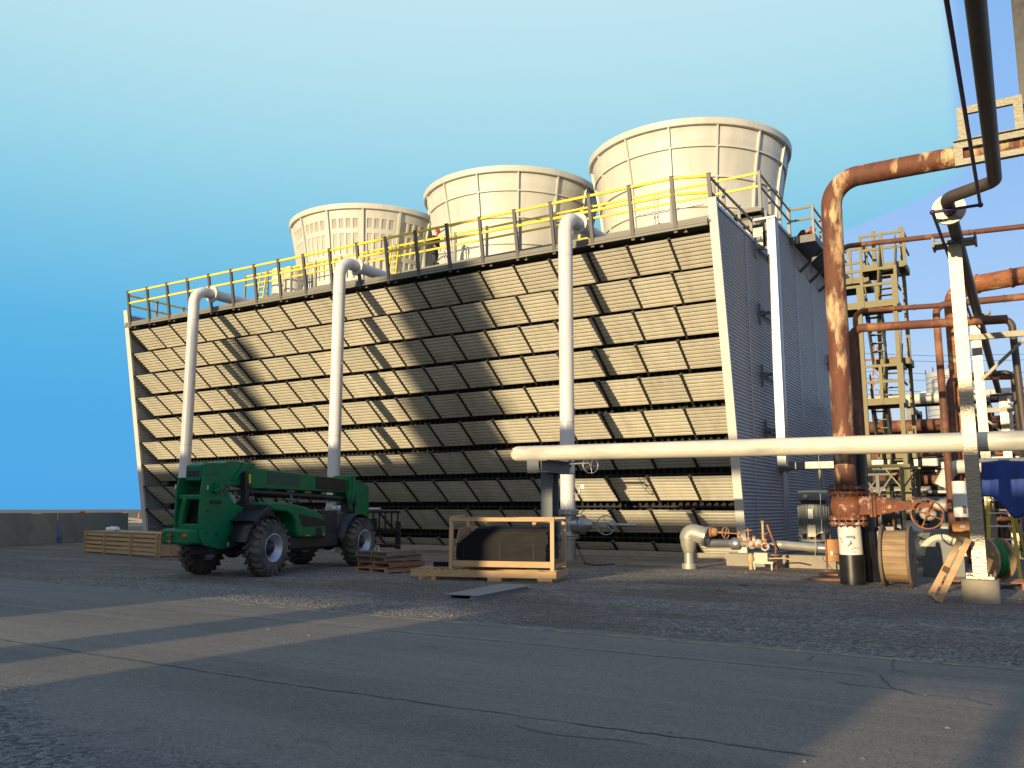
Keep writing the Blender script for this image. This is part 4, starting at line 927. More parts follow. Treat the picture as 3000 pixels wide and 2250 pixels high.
# long skid with the open frame crate of black sheets on it
sA = at(1203, 1690, 2, .06); sB = at(1622, 1708, 2, .0); sC = at(1706, 1672, 2, .0)
e1 = (sB-sA); e1.z = 0; e1.normalize(); e2 = Vector((-e1.y, e1.x, 0))
o2 = Vector((sB.x, sB.y, 0)); Ls = (Vector((sA.x, sA.y, 0))-o2).length
Ws = 1.28
S2 = lambda a, b_, z: o2-e1*a+e2*b_+Vector((0, 0, z))
t = thing('timber_skid', 'long low pine skid carrying the open frame crate', 'skid', tuple(o2))
b = MB()
for bb in (.03, Ws*.5, Ws-.03): b.beam(S2(0, bb, .16), S2(Ls, bb, .16), .06, .15)
b.beam(S2(-.03, 0, .16), S2(-.03, Ws, .16), .05, .15); b.build('runner', 'wood', t)
for a in (.2, 1.35, 2.9, Ls-.35):
    b = MB(); b.beam(S2(a, .0, .04), S2(a, Ws, .04), .32, .08); b.build('foot_block', 'wood', t)
b = MB()
for k in range(8): b.beam(S2(Ls-.15-k*.17, 0, .247), S2(Ls-.15-k*.17, Ws, .247), .09, .02)
b.build('deck_slat', 'wood', t)
t = thing('frame_crate', 'open pine frame crate packed with curved black sheets', 'crate', tuple(S2(.1, .1, .26)))
Lf = 2.38; Hf = 1.36; z0 = .245
for (a, bb) in ((.03, .04), (Lf, .04), (.03, Ws-.04), (Lf, Ws-.04)):
    b = MB(); b.beam(S2(a, bb, z0), S2(a, bb, Hf-.045), .085, .085, tuple(e2)); b.build('upright', 'woodv', t)
b = MB()
for bb in (.04, Ws-.04): b.beam(S2(-.02, bb, Hf), S2(Lf+.05, bb, Hf), .09, .085)
b.beam(S2(.03, .10, Hf-.02), S2(.03, Ws-.1, Hf-.02), .08, .05); b.beam(S2(Lf, .1, Hf+.05), S2(Lf+.15, Ws+.05, Hf+.07), .09, .03)
b.beam(S2(.45, .1, Hf-.06), S2(.45, Ws-.1, Hf-.06), .09, .04); b.beam(S2(1.6, .1, Hf-.06), S2(1.6, Ws-.1, Hf-.06), .09, .04)
b.build('top_rail', 'wood', t)
b = MB()
for bb in (.02, Ws-.02): b.beam(S2(.05, bb, .38), S2(Lf-.02, bb, .38), .04, .13)
b.beam(S2(.0, .1, .34), S2(.0, Ws-.1, .34), .03, .08); b.build('bottom_rail', 'wood', t)
b = MB()
for a in (.75, 1.9): b.beam(S2(a, Ws-.02, Hf-.25), S2(a, Ws-.02, Hf-.05), .09, .03)
b.beam(S2(1.2, Ws-.05, 1.12), S2(Lf-.05, Ws-.05, 1.12), .02, .12); b.prism([tuple(S2(Lf-.06, .12, .45)), tuple(S2(Lf-.06, Ws-.1, .45)), tuple(S2(Lf-.06, Ws-.1, 1.18)), tuple(S2(Lf-.06, .35, 1.15)), tuple(S2(Lf-.06, .16, .8))], e1*.015)
b.build('back_board', 'wood', t)
M['blacksheet'] = mat('black_plastic_sheet', (.006, .006, .009), .6, spec=.15, var=.3, scale=2, stretch=(1, 1, 4))
g_ = 'bundles of black sheets in the frame crate'
# lower block of folded sheets, upper nested curved sheets: one bundle thing
bt = thing('sheet_bundle', 'black nested plastic sheets filling the open frame crate', 'sheet bundle', tuple(S2(.3, .1, .45)))
b = MB()
rr2 = random.Random(5)
for k in range(15): 
    z = .455+k*.026; sh = rr2.uniform(-.01, .01)
    b.beam(S2(.20+sh, .55, z), S2(Lf-.12, .55, z), .86, .024)
b.build('lower_block', 'blacksheet', bt)
b = MB()
for k in range(10):
    z = .84+.034*k; inset = .03*k+.0025*k*k; sh = rr2.uniform(-.03, .03)
    n = 7; vs = []
    for a in (.18+sh, Lf-.15-.03*k):
        for i in range(n+1):
            u = i/n; bb = .12+inset+(1.0-inset)*u; zz = z+.05*math.sin(u*math.pi)-(.05 if i == 0 else 0)
            vs.append(S2(a, bb, zz))
    b.add(vs, [(i, i+1, n+2+i, n+1+i) for i in range(n)], True)
    b.beam(S2(.18+sh, .12+inset, z-.035), S2(Lf-.15-.03*k, .12+inset, z-.035), .014, .05)
b.build('curved_sheet', 'blacksheet', bt)
b = MB(); rr3 = random.Random(9)
for k in range(26):
    bb = rr3.uniform(.25, 1.1); z = rr3.uniform(.85, 1.12); b.beam(S2(.17+rr3.uniform(-.05, .03), bb, z), S2(.2+rr3.uniform(-.05, .05), bb+rr3.uniform(-.1, .1), z+rr3.uniform(-.1, .08)), .02, .04)
b.build('torn_edge', 'blacksheet', bt)
b = MB()
for a in (.48, 1.25, 2.1): b.beam(S2(a, .105, .45), S2(a, .105, .85), .012, .006, tuple(e2))
b.build('packing_band', 'decal', bt)
b = MB(); b.beam(S2(2.6, .75, .31), S2(3.05, .72, .31), .12, .10); tag(b.build('black_channel_offcut', 'blacksheet'), 'short black channel offcut on the bare end of the skid', 'offcut')
b = MB(); c = S2(.2, -.1, .012); b.tube([c+Vector((-1.3, .2, 0)), c+Vector((-.7, -.1, 0)), c+Vector((-.2, .05, .02)), c+Vector((-.1, .1, .26)), c+Vector((-.5, .12, .26))], .007, 5, .08)
b.tube([c+Vector((-1.0, -.05, 0)), c+Vector((-.3, -.18, 0)), c+Vector((.2, -.05, .02))], .007, 5, .08)
tag(b.build('green_strapping', 'greenwire'), 'loose green strapping trailing under the frame crate', 'strap')
# channel plank on the gravel
pA = at(1345, 1750, 2, .04); pB = at(1530, 1722, 2, .04)
d = (pB-pA).normalized(); n_ = Vector((-d.y, d.x, 0))
b = MB(); c0 = pA+n_*-.0; a = at(1322, 1745, 2, .04)
wv = at(1378, 1755, 2, .04)-a; wl = at(1545, 1722, 2, .04)-at(1378, 1755, 2, .04)
t = thing('steel_plank', 'grey boxed plank lying flat on the gravel before the frame crate', 'plank', (a.x, a.y, 0))
A_ = Vector((a.x, a.y, 0)); wv.z = 0; wl.z = 0; wn = wv.normalized(); W3 = wv.length; wlen = wl.length; ln = wl.normalized()
K = lambda u, v, z: A_+wn*u+ln*v+Vector((0, 0, z))
b.beam(K(W3/2, 0, .078), K(W3/2, wlen, .078), W3, .012); b.beam(K(W3/2, 0, .006), K(W3/2, wlen, .006), W3, .012); b.beam(K(W3-.006, .0, .042), K(W3-.006, wlen, .042), .012, .06); b.beam(K(.006, .0, .042), K(.006, wlen, .042), .012, .06)
b.build('boxed_plank', mat('plank_face', (.19, .175, .16), .7, var=.12), t)
# wall, shovel
t = thing('concrete_wall', 'low grey brown concrete barrier wall at the left edge', 'wall', (-42, 24, 0))
w0_, w1_ = at(348, 1590, 2, 0), at(-40, 1600, 2, 0)
wa = Vector((at(348, 1552, 2, 0).x, at(348, 1552, 2, 0).y, 0)); 
wa = at(352, 1578, 2, 0); wb = at(-60, 1602, 2, 0); wa.z = wb.z = 0
htop = at(352, 1503, 1, wa.y).z
b = MB(); dn = (wb-wa).normalized(); nn = Vector((dn.y, -dn.x, 0)); nn = -nn if nn.y < 0 else nn
b.prism([wa, wa+nn*.45, wa+nn*.38+Vector((0, 0, htop)), wa+nn*.07+Vector((0, 0, htop))], wb-wa+dn*6); b.build('wall', 'wallconc', t)
b = MB(); b.beam(wa+dn*7.4+nn*.15+Vector((0, 0, htop+.02)), wa+dn*20+nn*.15+Vector((0, 0, htop+.02)), .3, .035); b.beam(wa+dn*.4+nn*.2+Vector((0, 0, htop+.015)), wa+dn*6.5+nn*.2+Vector((0, 0, htop+.015)), .12, .03)
b.build('cap_board', 'oldwood', t)
sb = at(173, 1592, 2, .02); st = at(168, 1506, 1, sb.y+.18)
t = thing('shovel', 'blue shovel leaning upright against the concrete wall', 'shovel', tuple(sb))
b = MB(); mid = sb.lerp(st, .76); b.tube([tuple(mid), tuple(st+Vector((0, 0, .12)))], .018, 10); b.build('handle', 'handle', t)
b = MB(); b.tube([tuple(sb.lerp(st, .25)), tuple(mid)], .035, 10); b.build('handle_sleeve', 'blue', t)
b = MB(); vd = (st-sb).normalized(); rt2 = Vector((1, 0.3, 0)).normalized(); 
b.prism([sb+rt2*-.02, sb+rt2*.1+vd*.1, sb+rt2*.12+vd*.3, sb-rt2*.12+vd*.3, sb-rt2*.10+vd*.1], Vector((0, -.02, 0))); b.build('blade', 'blue', t)
sp2 = at(182, 1590, 2, 0); b = MB(); b.tube([tuple(sp2), tuple(at(179, 1508, 1, sp2.y+.2))], .014, 8); tag(b.build('steel_rod', 'rust2'), 'thin dark rod leaning on the wall beside the blue shovel', 'rod')
# things beyond the wall
def cone(px, py, h_, lab):
    p = at(px, py, 2, 0); t = thing('traffic_cone', lab, 'cone', (p.x, p.y, 0), 'orange traffic cones')
    b = MB(); b.lathe([(.19, .03), (.13, .3*h_), (.07, .75*h_), (.035, h_), (0, h_)], p, n=18); b.build('cone_body', 'cone', t)
    b = MB(); b.box(p.x-.22, p.x+.22, p.y-.22, p.y+.22, 0, .035); b.build('cone_base', 'cone', t)
    b = MB(); b.lathe([(.085, .62*h_), (.065, .8*h_)], p, n=16); b.build('cone_collar', 'darkgreen', t) if False else None
cone(365, 1534, 1.3, 'larger orange cone standing before the logs beyond the wall')
p = at(407, 1516, 2, 0); cone(407, 1517, 1.0, 'smaller looking orange cone behind the logs')
def log(px0, py0, px1, py1, r, lab):
    a = at(px0, py0, 2, 0); b_ = at(px1, py1, 2, 0); b = MB(); a.z = b_.z = r; b.tube([a, a.lerp(b_, .3)+Vector((0, .1, .02)), a.lerp(b_, .7)+Vector((0, -.08, 0)), b_], r, 14, .5)
    tag(b.build('wrapped_log', 'log'), lab, 'log', 'grey logs lying beyond the wall')
log(372, 1524, 450, 1535, .20, 'paler grey log lying next to the larger cone')
log(360, 1532, 440, 1533, .10, 'thin dark log lying in front of the paler log')
p = at(437, 1513, 2, 0); b = MB(); b.box(p.x-.9, p.x+.9, p.y, p.y+1.2, .35, .9); b.box(p.x-1.3, p.x+1.3, p.y-.1, p.y+1.3, .15, .35); b.box(p.x-.3, p.x+.6, p.y+.2, p.y+1.0, .9, 1.5)
t = tag(b.build('orange_machine', 'cone', bevel=.05), 'low orange machine parked far beyond the logs', 'machine')
p = at(240, 1507, 1, wa.y+.3); b = MB(); b.ball((p.x, p.y, htop+.02), .16, 10, (1.2, 1, .7)); tag(b.build('red_helmet', 'cone'), 'small red orange lump on top of the concrete wall', 'helmet')
# scraps
def scrap(px, py, l, w_, h_, a, m, lab, cat='board', name='scrap_board', z=0):
    p = at(px, py, 2, 0); b = MB(); b.beam((p.x-math.cos(a)*l/2, p.y-math.sin(a)*l/2, z+h_/2+.004), (p.x+math.cos(a)*l/2, p.y+math.sin(a)*l/2, z+h_/2+.004), w_, h_); return tag(b.build(name, m), lab, cat)
scrap(2420, 1700, .75, .38, .04, .25, 'brownwood', 'lower flat reddish board lying by the rusted pipe base')
scrap(2428, 1691, .5, .22, .04, -.1, 'brownwood', 'upper short reddish board on the flat board by the pipe', z=.045)
scrap(2177, 1716, .18, .05, .02, .2, 'rust2', 'small rusty bit on the gravel, nearer the valve station', 'scrap', 'rusty_scrap')
scrap(2112, 1733, .2, .05, .02, -.1, 'rust2', 'small rusty bit on the gravel, nearer the road', 'scrap', 'rusty_scrap')
scrap(775, 1705, .5, .04, .015, .1, 'oldwood', 'thin dark stick on the gravel below the telehandler', 'stick', 'stick')
b = MB(); q = [at(1697, 1618, 2, .02), at(1715, 1650, 2, .02), at(1745, 1657, 2, .02), at(1800, 1652, 2, .02)]; q = [at(1690, 1600, 1, 24.4)]+q[1:]; b.tube(q, .02, 8, .2); tag(b.build('black_hose', 'black'), 'black hose trailing on gravel right of the frame crate', 'hose')
# ------------------------------------------------------------------ concrete kerb, valve station, insulated elbow
b = MB(); b.box(-7.5, -4.35, 24.15, 24.55, -.05, .34); k_ = thing('concrete_kerb', 'short low concrete kerb block behind the valve station', 'kerb', (-6, 24.3, 0)); b.build('kerb_block', 'concrete', k_)
b = MB(); b.box(-5.86, -5.80, 24.13, 24.15, 0, .33); b.build('kerb_joint', 'line', k_)
t = thing('insulated_elbow', 'grey lagged elbow pipe rising from gravel at the tower foot', 'pipe', (-8.0, 22.4, 0))
e_ = at(2018, 1600, 1, 22.4)
b = MB(); X0 = e_.x; b.cyl((X0, 22.4, 0), (X0, 22.4, .14), .20, 24); b.cyl((X0, 22.4, .1), (X0, 22.4, .55), .13, 20)
b.build('ground_sleeve', 'dullsilver', t)
b = MB(); b.lathe([(.15, .42), (.21, .62), (.235, .82)], (X0, 22.4, 0), n=22); b.tube([(X0, 22.4, .80), (X0, 22.4, 1.0), (X0+.48, 22.4, .86)], .24, 22, .25); b.build('lagging', 'dullsilver', t)
b = MB(); b.tube([(X0+.15, 22.2, .86), (X0+.08, 22.4, 1.15), (X0+.30, 22.55, 1.1)], .022, 6, .05); b.cyl((X0+.46, 22.4, .87), (X0+.52, 22.4, .85), .27, 24); b.build('strap_band', 'silver', t)
M['brownvalve'] = mat('brown_valve', (.34, .17, .08), .7, var=.3, scale=8, bump=.2)
t = thing('valve_station', 'low run of silver lagged pipe with small brown handwheel valves on stands', 'valve station', (-6.6, 23.2, 0))
st = at(2075, 1594, 1, 22.7); sm = at(2155, 1595, 1, 23.0); s2 = at(2275, 1597, 1, 23.4); s3 = at(2420, 1610, 1, 23.8)
zv = .66
b = MB(); b.tube([(X0+.45, 22.4, .80), (st.x, 22.6, .66), (sm.x-.1, 23.0, zv)], .105, 18, .1); b.build('supply_pipe', 'silver', t)
b = MB(); b.lathe([(.13, 0), (.165, .02), (.165, .22), (.13, .26)], (sm.x-.12, 23.0, zv), (1, .05, 0), 20); b.build('lagging_collar', 'silver', t)
b = MB(); b.tube([(sm.x+.1, 23.0, zv), (s2.x-.35, 23.3, zv)], .085, 16); b.build('manifold_pipe', 'dullsilver', t)
b = MB(); b.tube([(s2.x-.02, 23.4, .64), (s2.x+.12, 23.42, .64), (s3.x-.1, 23.8, .56)], .115, 20, .05); b.cyl((s2.x-.3, 23.36, .65), (s2.x, 23.4, .64), .05, 12); b.build('outlet_pipe', 'dullsilver', t)
b = MB(); b.cyl((s3.x-.45, 23.72, .575), (s3.x+.05, 23.82, .555), .125, 20); b.build('outlet_collar', 'silver', t)
def small_valve(x, y, z, par, hw=.085, stem=.24, m='brownvalve'):
    b = MB(); b.ball((x, y, z+.05), .075, 10); b.cyl((x, y, z), (x, y, z+stem), .022, 8); b.cyl((x, y, z+.08), (x, y, z+.11), .07, 12)
    v = b.build('small_valve', m, par); b = MB(); handwheel(b, (x, y, z+stem), (0, -.15, 1), hw, .012, 4); b.build('handwheel', m, v)
small_valve(sm.x+.12, 23.0, zv+.04, t); small_valve(sm.x+.34, 23.05, zv+.06, t, .10, .3); small_valve(sm.x+.74, 23.15, zv+.04, t, .085)
b = MB(); b.tube([(X0+.62, 22.45, .98), (X0+1.1, 22.5, .96)], .03, 8); b.ball((X0+.70, 22.45, .98), .12, 12); b.torus((X0+.62, 22.45, .98), (1, 0, 0), .12, .03, 18, 6)
b.cyl((X0+1.0, 22.5, .96), (X0+1.32, 22.52, .94), .015, 6); v = b.build('gate_valve', 'brownvalve', t)
b = MB(); handwheel(b, (X0+1.0, 22.48, .96), (1, -.35, 0), .15, .016, 4); b.build('handwheel', 'brownvalve', v)
b = MB(); b.ball((sm.x+.45, 22.98, zv-.02), .12, 12); b.ball((sm.x+.62, 23.0, zv+.02), .13, 10); b.torus((sm.x+.80, 22.95, zv-.06), (0, 1, 0), .09, .03, 18, 8); b.cyl((sm.x+.3, 23, zv-.04), (sm.x+.9, 23.1, zv-.04), .05, 10); b.cyl((sm.x+.5, 23, zv), (sm.x+.5, 23, zv+.22), .05, 10)
b.build('steam_trap', mat('patched_trap', (.45, .42, .36), .6, col2=(.25, .09, .04), thr=.5, soft=.05, pscale=9), t)
b = MB(); b.cyl((sm.x+.72, 23.1, zv), (sm.x+.72, 23.1, 1.26), .035, 10); b.cyl((sm.x+.72, 23.1, 1.24), (sm.x+.72, 23.1, 1.28), .05, 10); b.build('vent_stack', 'handle', t)
b = MB(); b.beam((sm.x+.82, 23.15, 1.18), (sm.x+1.05, 23.15, .52), .05, .03, (0, 1, 0)); b.cyl((s2.x+.02, 23.2, 0), (s2.x+.02, 23.2, .6), .032, 10); b.build('support_rod', 'rust2', t)
b = MB(); b.cyl((sm.x+.42, 22.9, 0), (sm.x+.42, 22.9, .42), .05, 10); b.lathe([(.05, .15), (.09, .28), (.05, .42)], (sm.x+.42, 22.9, 0), n=12); b.tube([(sm.x+.9, 22.9, .3), (sm.x+1.3, 22.9, .32), (sm.x+1.6, 22.95, .26)], .02, 8, .1); b.build('drain_leg', 'handle', t)
b = MB(); b.box(sm.x+.5, sm.x+.85, 22.95, 23.3, .22, .44); b.box(sm.x+.45, sm.x+1.0, 22.9, 23.35, .16, .22)
for xx_ in (sm.x+.5, sm.x+.95): b.box(xx_-.02, xx_+.02, 22.95, 22.99, 0, .16)
b.build('junction_box', 'pump', t)
# orange cabinets
t = thing('orange_cabinet', 'orange metal cabinet on a frame left of the rusted pipe base', 'cabinet', (-4.4, 23.2, 0))
ob = at(2422, 1580, 1, 23.2); oc = at(2456, 1646, 1, 23.2)
b = MB(); b.box(ob.x, oc.x+.1, 23.2, 23.5, oc.z, ob.z); b.build('cabinet', 'orange', t, bevel=.01)
b = MB(); b.box(ob.x+.002, oc.x+.098, 23.19, 23.2, oc.z+.19, oc.z+.205); b.build('seam_strip', 'line', t)
b = MB(); b.box(ob.x+.09, ob.x+.13, 23.17, 23.20, oc.z+.17, oc.z+.25); b.build('latch', 'alu', t)
b = MB(); b.box(ob.x-.06, ob.x-.02, 23.25, 23.3, 0, ob.z); b.box(ob.x-.12, oc.x+.2, 23.2, 23.5, 0, .03); b.build('frame', 'rust2', t)
t = thing('orange_toolbox', 'orange chest with pale label behind the leaning timber frame', 'chest', (-1.6, 24.6, 0))
a = at(2788, 1527, 1, 24.6); c = at(2836, 1565, 1, 24.6)
b = MB(); b.box(a.x, c.x+.12, 24.6, 25.0, a.z-.27, a.z); b.build('lid_box', 'orange', t, bevel=.01)
b = MB(); b.box(a.x+.02, c.x+.1, 24.62, 25.0, a.z-.40, a.z-.285); b.build('base_box', 'orange', t)
b = MB(); b.box(a.x+.18, a.x+.30, 24.59, 24.6, a.z-.16, a.z-.1); b.build('pale_label', 'trim', t)
b = MB()
for xx_ in (a.x+.03, c.x+.05): b.box(xx_, xx_+.04, 24.7, 24.75, 0, a.z-.4)
b.build('stand_leg', 'rust2', t)
# cable tray beam and what stands round it
t = thing('cable_tray', 'long pale metal cable tray running right from the end wall', 'cable tray', (-4, 32.4, 3.2))
b = MB(); b.box(-7.75, 3.5, 32.3, 32.34, 3.03, 3.30); b.box(-7.75, 3.5, 32.3, 32.7, 3.03, 3.05); b.build('tray', 'tray', t)
b = MB(); b.tube([(-4.2, 32.35, 3.36), (-3.6, 32.3, 3.30), (-2.6, 32.3, 3.36), (-1.2, 32.3, 3.33), (1, 32.3, 3.4)], .03, 6, .3); b.tube([(-4.4, 32.25, 3.0), (-3, 32.25, 3.04), (-1, 32.25, 2.96), (1, 32.25, 3.0)], .025, 6, .3)
b.tube([(-4.3, 32.4, 3.9), (-4.1, 32.35, 3.6), (-3.7, 32.3, 3.36), (-3.2, 32.3, 3.42)], .03, 6, .2); b.build('cable', 'black', t)
b = MB(); b.box(-8.0, -7.6, 32.2, 32.75, 2.98, 3.32); b.cyl((-7.7, 32.6, 3.3), (-7.7, 32.6, 3.6), .05, 8); b.build('end_box', 'greysteel', t)
b = MB()
for x in (-6.5, -3.4, -.4): b.box(x-.05, x+.05, 32.5, 32.6, 0, 3.03)
b.build('tray_post', 'post', t)
b = MB(); 
for k in range(9): b.box(-1.05, -1.0, 31.9, 31.93, 2.6+k*.11, 2.66+k*.11)
b.cyl((-1.02, 31.9, 2.5), (-1.02, 31.9, 3.7), .012, 6); tag(b.build('hanging_chain', 'trim'), 'black and white chain hanging over the cable tray', 'chain')
for (px, y0, y1, Y, lab) in ((2398, 1330, 1560, 23.5, 'thin line hanging from the white pipe beside the motor'),):
    a = at(px, y0, 1, Y); c = at(px+10, y1, 1, Y); b = MB(); b.tube([tuple(a), tuple(c)], .008, 5); b.ball(c, .05, 8, (1.2, 1, .8)); b.tube([tuple(c), (c.x-.16, Y, c.z-.05), (c.x-.2, Y, .35), (c.x+.1, Y+.1, .02)], .009, 5, .1)
    tag(b.build('hanging_line', 'dullsilver'), lab, 'line')
# pump motors and pumps
def motor(x, y, r, z0, z1, lab, base=True):
    t = thing('pump_motor', lab, 'motor', (x, y, 0))
    h_ = z1-z0; b = MB(); b.lathe([(r*.9, z0+.12*h_), (r*.93, z0+.3*h_), (r*.95, z0+.72*h_)], (x, y, 0), n=28); b.build('stator', 'motor', t)
    b = MB(); b.lathe([(r*.98, z0+.80*h_), (r, z0+.82*h_), (r, z0+.96*h_), (r*.93, z1), (0, z1)], (x, y, 0), n=28); b.build('cap', 'motor', t)
    b = MB(); b.cyl((x, y, z0+.72*h_), (x, y, z0+.80*h_), r*.8, 24)
    for k in range(6):
        a_ = k*math.pi/3+.3; b.box(x+math.cos(a_)*r*.9-.05, x+math.cos(a_)*r*.9+.05, y+math.sin(a_)*r*.9-.05, y+math.sin(a_)*r*.9+.05, z0, z0+.14*h_)
    b.build('vent_ring', 'black', t); b = MB(); b.cyl((x, y, z0), (x, y, z0+.12*h_), r*.55, 18); b.build('shaft_cover', 'black', t)
    b = MB(); b.cyl((x, y, z0-.06), (x, y, z0), r*1.02, 24); b.box(x-r, x+r, y-r, y+r, 0, .3); b.cyl((x, y, .3), (x, y, z0-.06), r*.6, 20); b.build('pedestal', 'motor', t)
    b = MB()
    for k in range(28):
        a_ = 2*math.pi*k/28; d_ = Vector((math.cos(a_), math.sin(a_), 0)); b.beam(Vector((x, y, z0+.16*h_))+d_*r*.95, Vector((x, y, z0+.70*h_))+d_*r*.97, .012, .05, d_)
    b.build('cooling_fins', 'motor', t)
    b = MB(); b.box(x-.07, x+.07, y-r*.95-.052, y-r*.95+.01, z0+.42*h_, z0+.62*h_); b.build('name_plate', 'trim', t)
    b = MB(); b.cyl((x-.12, y-r-.06, z0+.88*h_), (x-.12, y-r+.02, z0+.88*h_), .06, 12); b.ball((x-.12, y-r-.06, z0+.88*h_), .03, 8); b.box(x-.1, x+.12, y-r-.03, y-r+.03, z0+.08, z0+.3*h_); b.build('terminal_box', 'pump', t)
motor(-5.42, 26.0, .44, .72, 2.12, 'large grey green vertical motor beside the end wall')
motor(-2.3, 29.5, .40, .7, 1.9, 'dim vertical motor far behind the cable reel')
t = thing('pump', 'cream horizontal pump casing behind the large cable reel', 'pump', (-2.3, 23.4, 0))
b = MB(); b.lathe([(.25, -.9), (.27, -.2), (.34, -.16), (.34, -.08), (.30, -.06), (.30, .15)], (-1.95, 23.2, .58), (1, -.35, 0), 26); b.build('suction_pipe', 'pump', t)
b = MB(); n = 20
pts = [(-2.28, 22.6, 0)]+[(-1.84-.44*math.cos(math.pi*i/n), 22.6, .50+.44*math.sin(math.pi*i/n)) for i in range(n+1)]+[(-1.40, 22.6, 0)]
b.prism(pts, (0, .9, 0)); b.build('guard_hood', 'bluegrey', t)
b = MB()
for (u, v) in zip(range(n), range(1, n+1)):
    p_, q_ = pts[1+u], pts[1+v]; b.beam((p_[0], 22.62, p_[2]), (q_[0], 22.62, q_[2]), .12, .05, (0, 1, 0))
b.build('hood_rim', 'pump', t)
b = MB(); b.box(-2.5, -1.2, 22.7, 24.0, -.02, .12); b.cyl((-2.6, 23.6, .6), (-2.6, 23.6, 1.3), .18, 18); b.tube([(-2.6, 23.6, 1.0), (-2.6, 23.3, 1.15), (-2.2, 23.0, 1.0)], .13, 14, .15); b.build('discharge_pipe', 'dullsilver', t)
b = MB(); b.tube([(-3.1, 22.2, .75), (-2.75, 22.1, .78), (-2.6, 22.2, .4)], .10, 14, .12); b.cyl((-2.62, 22.2, 0), (-2.62, 22.2, .5), .11, 16); sv = b.build('side_branch', 'bluegrey', t)
b = MB(); handwheel(b, (-2.68, 22.05, .33), (-.2, -1, 0), .11, .012, 4); b.build('handwheel', 'bluegrey', sv)
# large reel
def reel(cx, cy, zr, axis, Rf, Rd, W_, lab, fm, dm, rz):
    t = thing('cable_reel', lab, 'cable reel', (cx, cy, 0), 'wooden cable reels')
    a = Vector((math.cos(rz), math.sin(rz), 0)); c = Vector((cx, cy, zr))
    for s_ in (-1, 1):
        b = MB(); o = c+a*(s_*W_/2); b.lathe([(0, -.03), (Rf-.01, -.03), (Rf, -.02), (Rf, .02), (Rf-.01, .03), (0, .03)], o, a, 44, smooth=False)
        f = b.build('flange', fm, t); b = MB(); b.lathe([(.05, -.035), (.05, .036)], o, a, 12); b.cyl(o+a*s_*.03, o+a*s_*.034, .07, 14)
        b.build('arbor_hole', 'black', f)
    b = MB(); n = 26
    for k in range(n):
        t0 = 2*math.pi*k/n; t1 = 2*math.pi*(k+.965)/n; u = Vector((-a.y, a.x, 0)); up = Vector((0, 0, 1))
        P0_ = c+(u*math.cos(t0)+up*math.sin(t0))*Rd; P1_ = c+(u*math.cos(t1)+up*math.sin(t1))*Rd
        b.prism([P0_-a*(W_/2-.03), P1_-a*(W_/2-.03), c+(P1_-c)*.93-a*(W_/2-.03), c+(P0_-c)*.93-a*(W_/2-.03)], a*(W_-.06))
    b.build('drum', dm, t); return t, a, c
rc = at(2628, 1640, 1, 19.6)
t, a_, c_ = reel(-2.44, 19.55, .62, 0, .64, .53, .52, 'large wooden cable reel standing on edge right of the black pipe bases', 'reelend', 'reelwood', R(0))
t, a_, c_ = reel(-.72, 20.3, .58, 0, .42, .26, .34, 'small wooden cable reel with green cable on a flat pallet', 'reelwood', 'reelwood', R(38))
b = MB(); b.lathe([(.26, -.09), (.34, -.10), (.355, 0), (.34, .10), (.26, .09)], c_, a_, 36)
for k in range(5): b.torus(c_+a_*(-.08+.04*k), a_, .345, .02, 36, 6)
b.build('green_cable', 'greenwire', t)
b = MB(); o = c_-a_*(-.166) if False else c_-a_*.17*(1 if (c_-a_*.17).length < (c_+a_*.17).length else -1)
u_ = Vector((-a_.y, a_.x, 0)); 
b.beam(o+Vector((0, 0, -.1))+u_*.12, o+Vector((0, 0, .12))+u_*.05, .16, .004, tuple(a_)); b.build('paper_label', 'trim', t)
# its pallet
t = thing('wooden_pallet', 'single brown pallet lying flat under the small cable reel', 'pallet', (-1.05, 20.5, 0), rz=R(4), local=True)
b = MB()
for k in range(7): b.box(-.75, .85, -.55+k*.17, -.43+k*.17, .12, .14)
b.build('deck_board', 'brownwood', t, local=True)
for x in (-.7, 0, .8):
    b = MB(); b.box(x-.04, x+.04, -.55, .6, .0, .118); b.build('stringer', 'brownwood', t, local=True)
# leaning timber frame against the post
t = thing('slatted_timber', 'narrow pine timber frame leaning against the nearest steel post', 'timber frame', (-1.5, 17.0, 0))
A = at(2768, 1768, 2, .0); B_ = at(2724, 1740, 2, .0); Tp = Vector((-1.03, 17.05, 1.14)); Tq = Vector((-1.28, 17.35, 1.18))
A.z = .03; B_.z = .03
A = at(2750, 1762, 2, .03); Bt = at(2727, 1742, 2, .03)
T1 = at(2838, 1578, 1, A.y+.05); T2 = at(2817, 1572, 1, Bt.y+.1)
b = MB(); nrm = (T1-A).cross(T2-A).normalized()
b.beam(A, T1, .05, .10, tuple(nrm)); b.build('rail', 'wood', t); b = MB(); b.beam(Bt, T2, .05, .10, tuple(nrm)); b.build('rail', 'wood', t)
for f_ in (.02, .62, .97)[0:1]+(.97,):
    b = MB(); b.beam(A.lerp(T1, f_), Bt.lerp(T2, f_), .07, .05, tuple(nrm)); b.build('cross_piece', 'wood', t)
b = MB(); b.beam(A.lerp(T1, .45), Bt.lerp(T2, .45), .10, .07, tuple(nrm)); b.build('cross_piece', 'brownwood', t)
